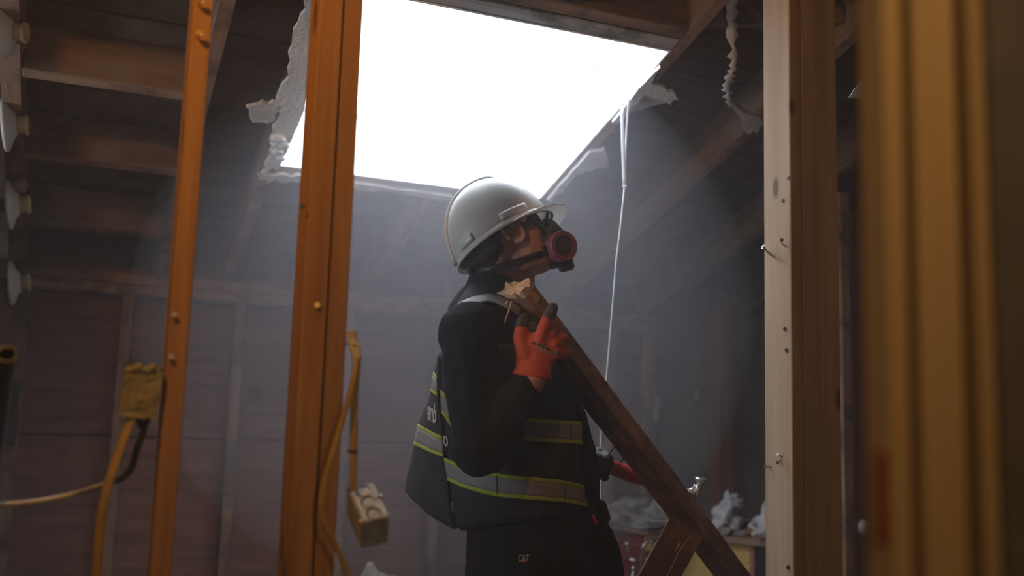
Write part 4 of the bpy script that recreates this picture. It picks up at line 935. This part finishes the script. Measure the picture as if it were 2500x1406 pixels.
board('strap_buckle', Q(1322, 612, -78), Q(1340, 608, -70), UP, .020, .008, 'rubber2', resp, .002)

# ================================================================ LUMBER HE CARRIES, HAMMER
def rough_board(name, a, b, wdir, w, t, mat, parent, nseg=40, seed=1, jag0=0., jag1=0., amp=.0012):
    """worn plank with uneven edges; jag0/jag1 splinter the ends"""
    r = random.Random(seed); mw = frame(a, b, wdir); L = (b-a).length; prof = []
    m_ = 6
    for i in range(m_): prof.append((-w/2 + w*i/m_, -t/2))
    for i in range(3): prof.append((w/2, -t/2 + t*i/3))
    for i in range(m_): prof.append((w/2 - w*i/m_, t/2))
    for i in range(3): prof.append((-w/2, t/2 - t*i/3))
    V = []; F_ = []; k = len(prof)
    j0 = [r.uniform(0, jag0) for _ in prof]; j1 = [r.uniform(0, jag1) for _ in prof]
    for s in range(nseg+1):
        z = -L/2 + L*s/nseg
        for q, (x, y) in enumerate(prof):
            n_ = noise.noise(V3((x*30, y*30, z*9+seed))) * amp*1.6; sx = 1 + n_/w*2; zz = z
            if s == 0: zz = z + j0[q]
            if s == nseg: zz = z - j1[q]
            V.append((x*sx + r.uniform(-amp, amp)*.4, y*(1+n_/t) + r.uniform(-amp, amp)*.4, zz))
    for s in range(nseg):
        for q in range(k): F_.append((s*k+q, s*k+(q+1) % k, (s+1)*k+(q+1) % k, (s+1)*k+q))
    V.append((0, 0, -L/2+jag0*.5)); V.append((0, 0, L/2-jag1*.5)); c0, c1 = len(V)-2, len(V)-1
    for q in range(k): F_.append((c0, (q+1) % k, q)); F_.append((c1, nseg*k+q, nseg*k+(q+1) % k))
    bm = bmesh.new(); me = me_from(V, F_); bm.from_mesh(me); bpy.data.meshes.remove(me)
    return link(name, bm_me(bm), mat, parent, mw)
a = dep(1262, 712, 2.292); b = dep(1788, 1406, 2.70)
axA = (b-a).normalized(); endA = a + axA*1.38
la = thing('lumber_board', endA, 'long splintered wooden board with nails carried diagonally in the orange glove', 'board')
nrmv = axA.cross(FW).normalized()                     # in the picture plane, across the board
if nrmv.dot(RI) < 0: nrmv = -nrmv
tl = math.radians(60)
# narrow face looks up-right towards the camera, wide face looks down-left
wdA = (nrmv*math.cos(tl) - FW*math.sin(tl))           # width direction of the 89 mm face
wdA = (wdA - axA*wdA.dot(axA)).normalized(); tdA = axA.cross(wdA)
bA = rough_board('plank', a - axA*.02, endA, wdA, .089, .038, 'lumber', la, 60, 3, .016, .01)
bA.data.materials.append(M['splinter']); zc = -((endA-a).length+.02)/2
for p_ in bA.data.polygons:
    if p_.center.z < zc + .017: p_.material_index = 1
tip = a.copy()
rnd = random.Random(3)
for i in range(3):
    o_ = wdA*rnd.uniform(-.04, .035) + tdA*rnd.uniform(-.016, .016); bm = bmesh.new(); st_ = a + o_ + axA*.03
    add_tube(bm, [st_, st_ - axA*rnd.uniform(.022, .04) + o_*.05], [rnd.uniform(.012, .018), rnd.uniform(.006, .010)], 6); link('splinter', bm_me(bm), 'splinter', la)
for (px, py, qx, qy) in ((1250, 735, 1232, 788), (1240, 735, 1233, 745)):
    bm = bmesh.new(); add_tube(bm, [dep(px, py, 2.25), dep(qx, qy, 2.25)], [.0022, .0012], 6); link('splinter', bm_me(bm), 'splinter', la)
def on_board(px, py, o_=0.):                          # point of the board axis nearest to a photo position
    d = ray(px, py); 
    n2 = axA.cross(d); n_ = d.cross(n2); t = ((CAM - a).dot(n_))/axA.dot(n_); return a + axA*t
for (px, py, dx, dy, L_) in ((1505, 1085, -.6, .75, .075), (1545, 1090, -.6, .75, .06)):
    p0 = dep(px, py, (on_board(px, py)-CAM).dot(FW)-.02); nail(la, p0, RI*dx - UP*dy - FW*.1, L_, .0018, 'iron')
for (px, py) in ((1434, 880), (1536, 1005), (1560, 1048), (1600, 1092), (1664, 1188), (1774, 1330)):
    p0 = on_board(px-14, py+12) + (-FW)*.02; nail(la, p0, RI*.75 + UP*.6 - FW*.15, .028, .0022, 'nail')
# cross piece nailed to it
b0 = dep(1676, 1284, 2.58); b1 = dep(1520, 1570, 2.50)
lb = thing('lumber_offcut', b1, 'short dark split board nailed crosswise under the long carried board', 'board')
rough_board('plank', b0, b1, RI, .090, .038, 'lumber_dark', lb, 24, 8, .004, .02)
axB = (b1-b0).normalized()
bm = bmesh.new(); s0 = b0 + axB*.02 - FW*.02 + RI*.012; add_tube(bm, [s0 + RI*.004, s0 + axB*.05 - RI*.002, s0 + axB*.10 + RI*.002, s0 + axB*.15 - RI*.004], [.0006, .0016, .0012, .0005], 6); link('split_edge', bm_me(bm), 'splinter', lb)
bm = bmesh.new(); s0 = dep(1659, 1327, 2.545); add_tube(bm, [s0, s0 + axB*.022], [.004, .0015], 6); link('split_edge', bm_me(bm), 'splinter', lb)
# hammer
hm = thing('claw_hammer', Q(1470, 1135, 48), 'claw hammer with red grip and steel head held out in the left hand', 'hammer')
g0, g1 = Q(1440, 1122, 52), dep(1578, 1172, 2.60)
ha = (g1-g0).normalized()
tube('grip', [g0, g0.lerp(g1, .3), g0.lerp(g1, .75), g1], [.013, .0175, .0195, .016], 'redp', hm, 14, .8, UP, 20)
he = dep(1694, 1212, 2.74)
tube('shaft', [g1 - ha*.01, g1.lerp(he, .5), he], [.010, .0085, .0095], 'hammer', hm, 12)
hd = dep(1702, 1196, 2.74); hu_ = (UP*.97 + RI*.22).normalized()
HD_ = lambda x, y: dep(x, y, 2.74)
lathe('striking_face', HD_(1708, 1184), hu_, [(0, .009), (.008, .010), (.010, .0155), (.017, .0165), (.019, .0150)], 'hammer', hm, 20, False)
tube('head', [he, hd, HD_(1707, 1186)], [.010, .011, .009], 'hammer', hm, 12)
tube('claw', [HD_(1702, 1190), HD_(1697, 1194), HD_(1690, 1198), HD_(1678, 1198), HD_(1668, 1192)], [.008, .0065, .005, .0038, .002], 'hammer', hm, 10, 1.6, FW, 16)

# ================================================================ DUST IN THE AIR
mh = bpy.data.materials.new('dust_haze'); mh.use_nodes = True; nt = mh.node_tree; nt.nodes.clear()
vsn = nt.nodes.new('ShaderNodeVolumeScatter'); vsn.inputs['Color'].default_value = (.93, .895, .985, 1); vsn.inputs['Density'].default_value = .035; vsn.inputs['Anisotropy'].default_value = .25
on = nt.nodes.new('ShaderNodeOutputMaterial'); nt.links.new(vsn.outputs[0], on.inputs['Volume'])
pts = [V3((XL-.02, YB-.02, -.02)), V3((XL-.02, 4.02, -.02)), V3((XL-.02, 4.02, rz(4.02)+.13)), V3((XL-.02, YB-.02, rz(YB-.02)+.13))]
hz_ = plate('dust_haze', pts, X_, XR-XL+.04, mh); tag(hz_, 'thin dusty haze filling the room under the skylight', 'haze', kind='stuff')
# thicker cloud of fresh dust where he works under the opening
mc = mh.copy(); mc.name = 'dust_cloud'; mc.node_tree.nodes['Volume Scatter'].inputs['Density'].default_value = .185
bm = bmesh.new(); add_ell(bm, (1.04, 2.92, 1.55), (X_, Y_, Z_), (.92, .85, .82), 32, 20)
dc = link('dust_cloud', bm_me(bm), mc, None, smooth=True); tag(dc, 'denser cloud of pale dust hanging in the daylight under the skylight', 'haze', kind='stuff')
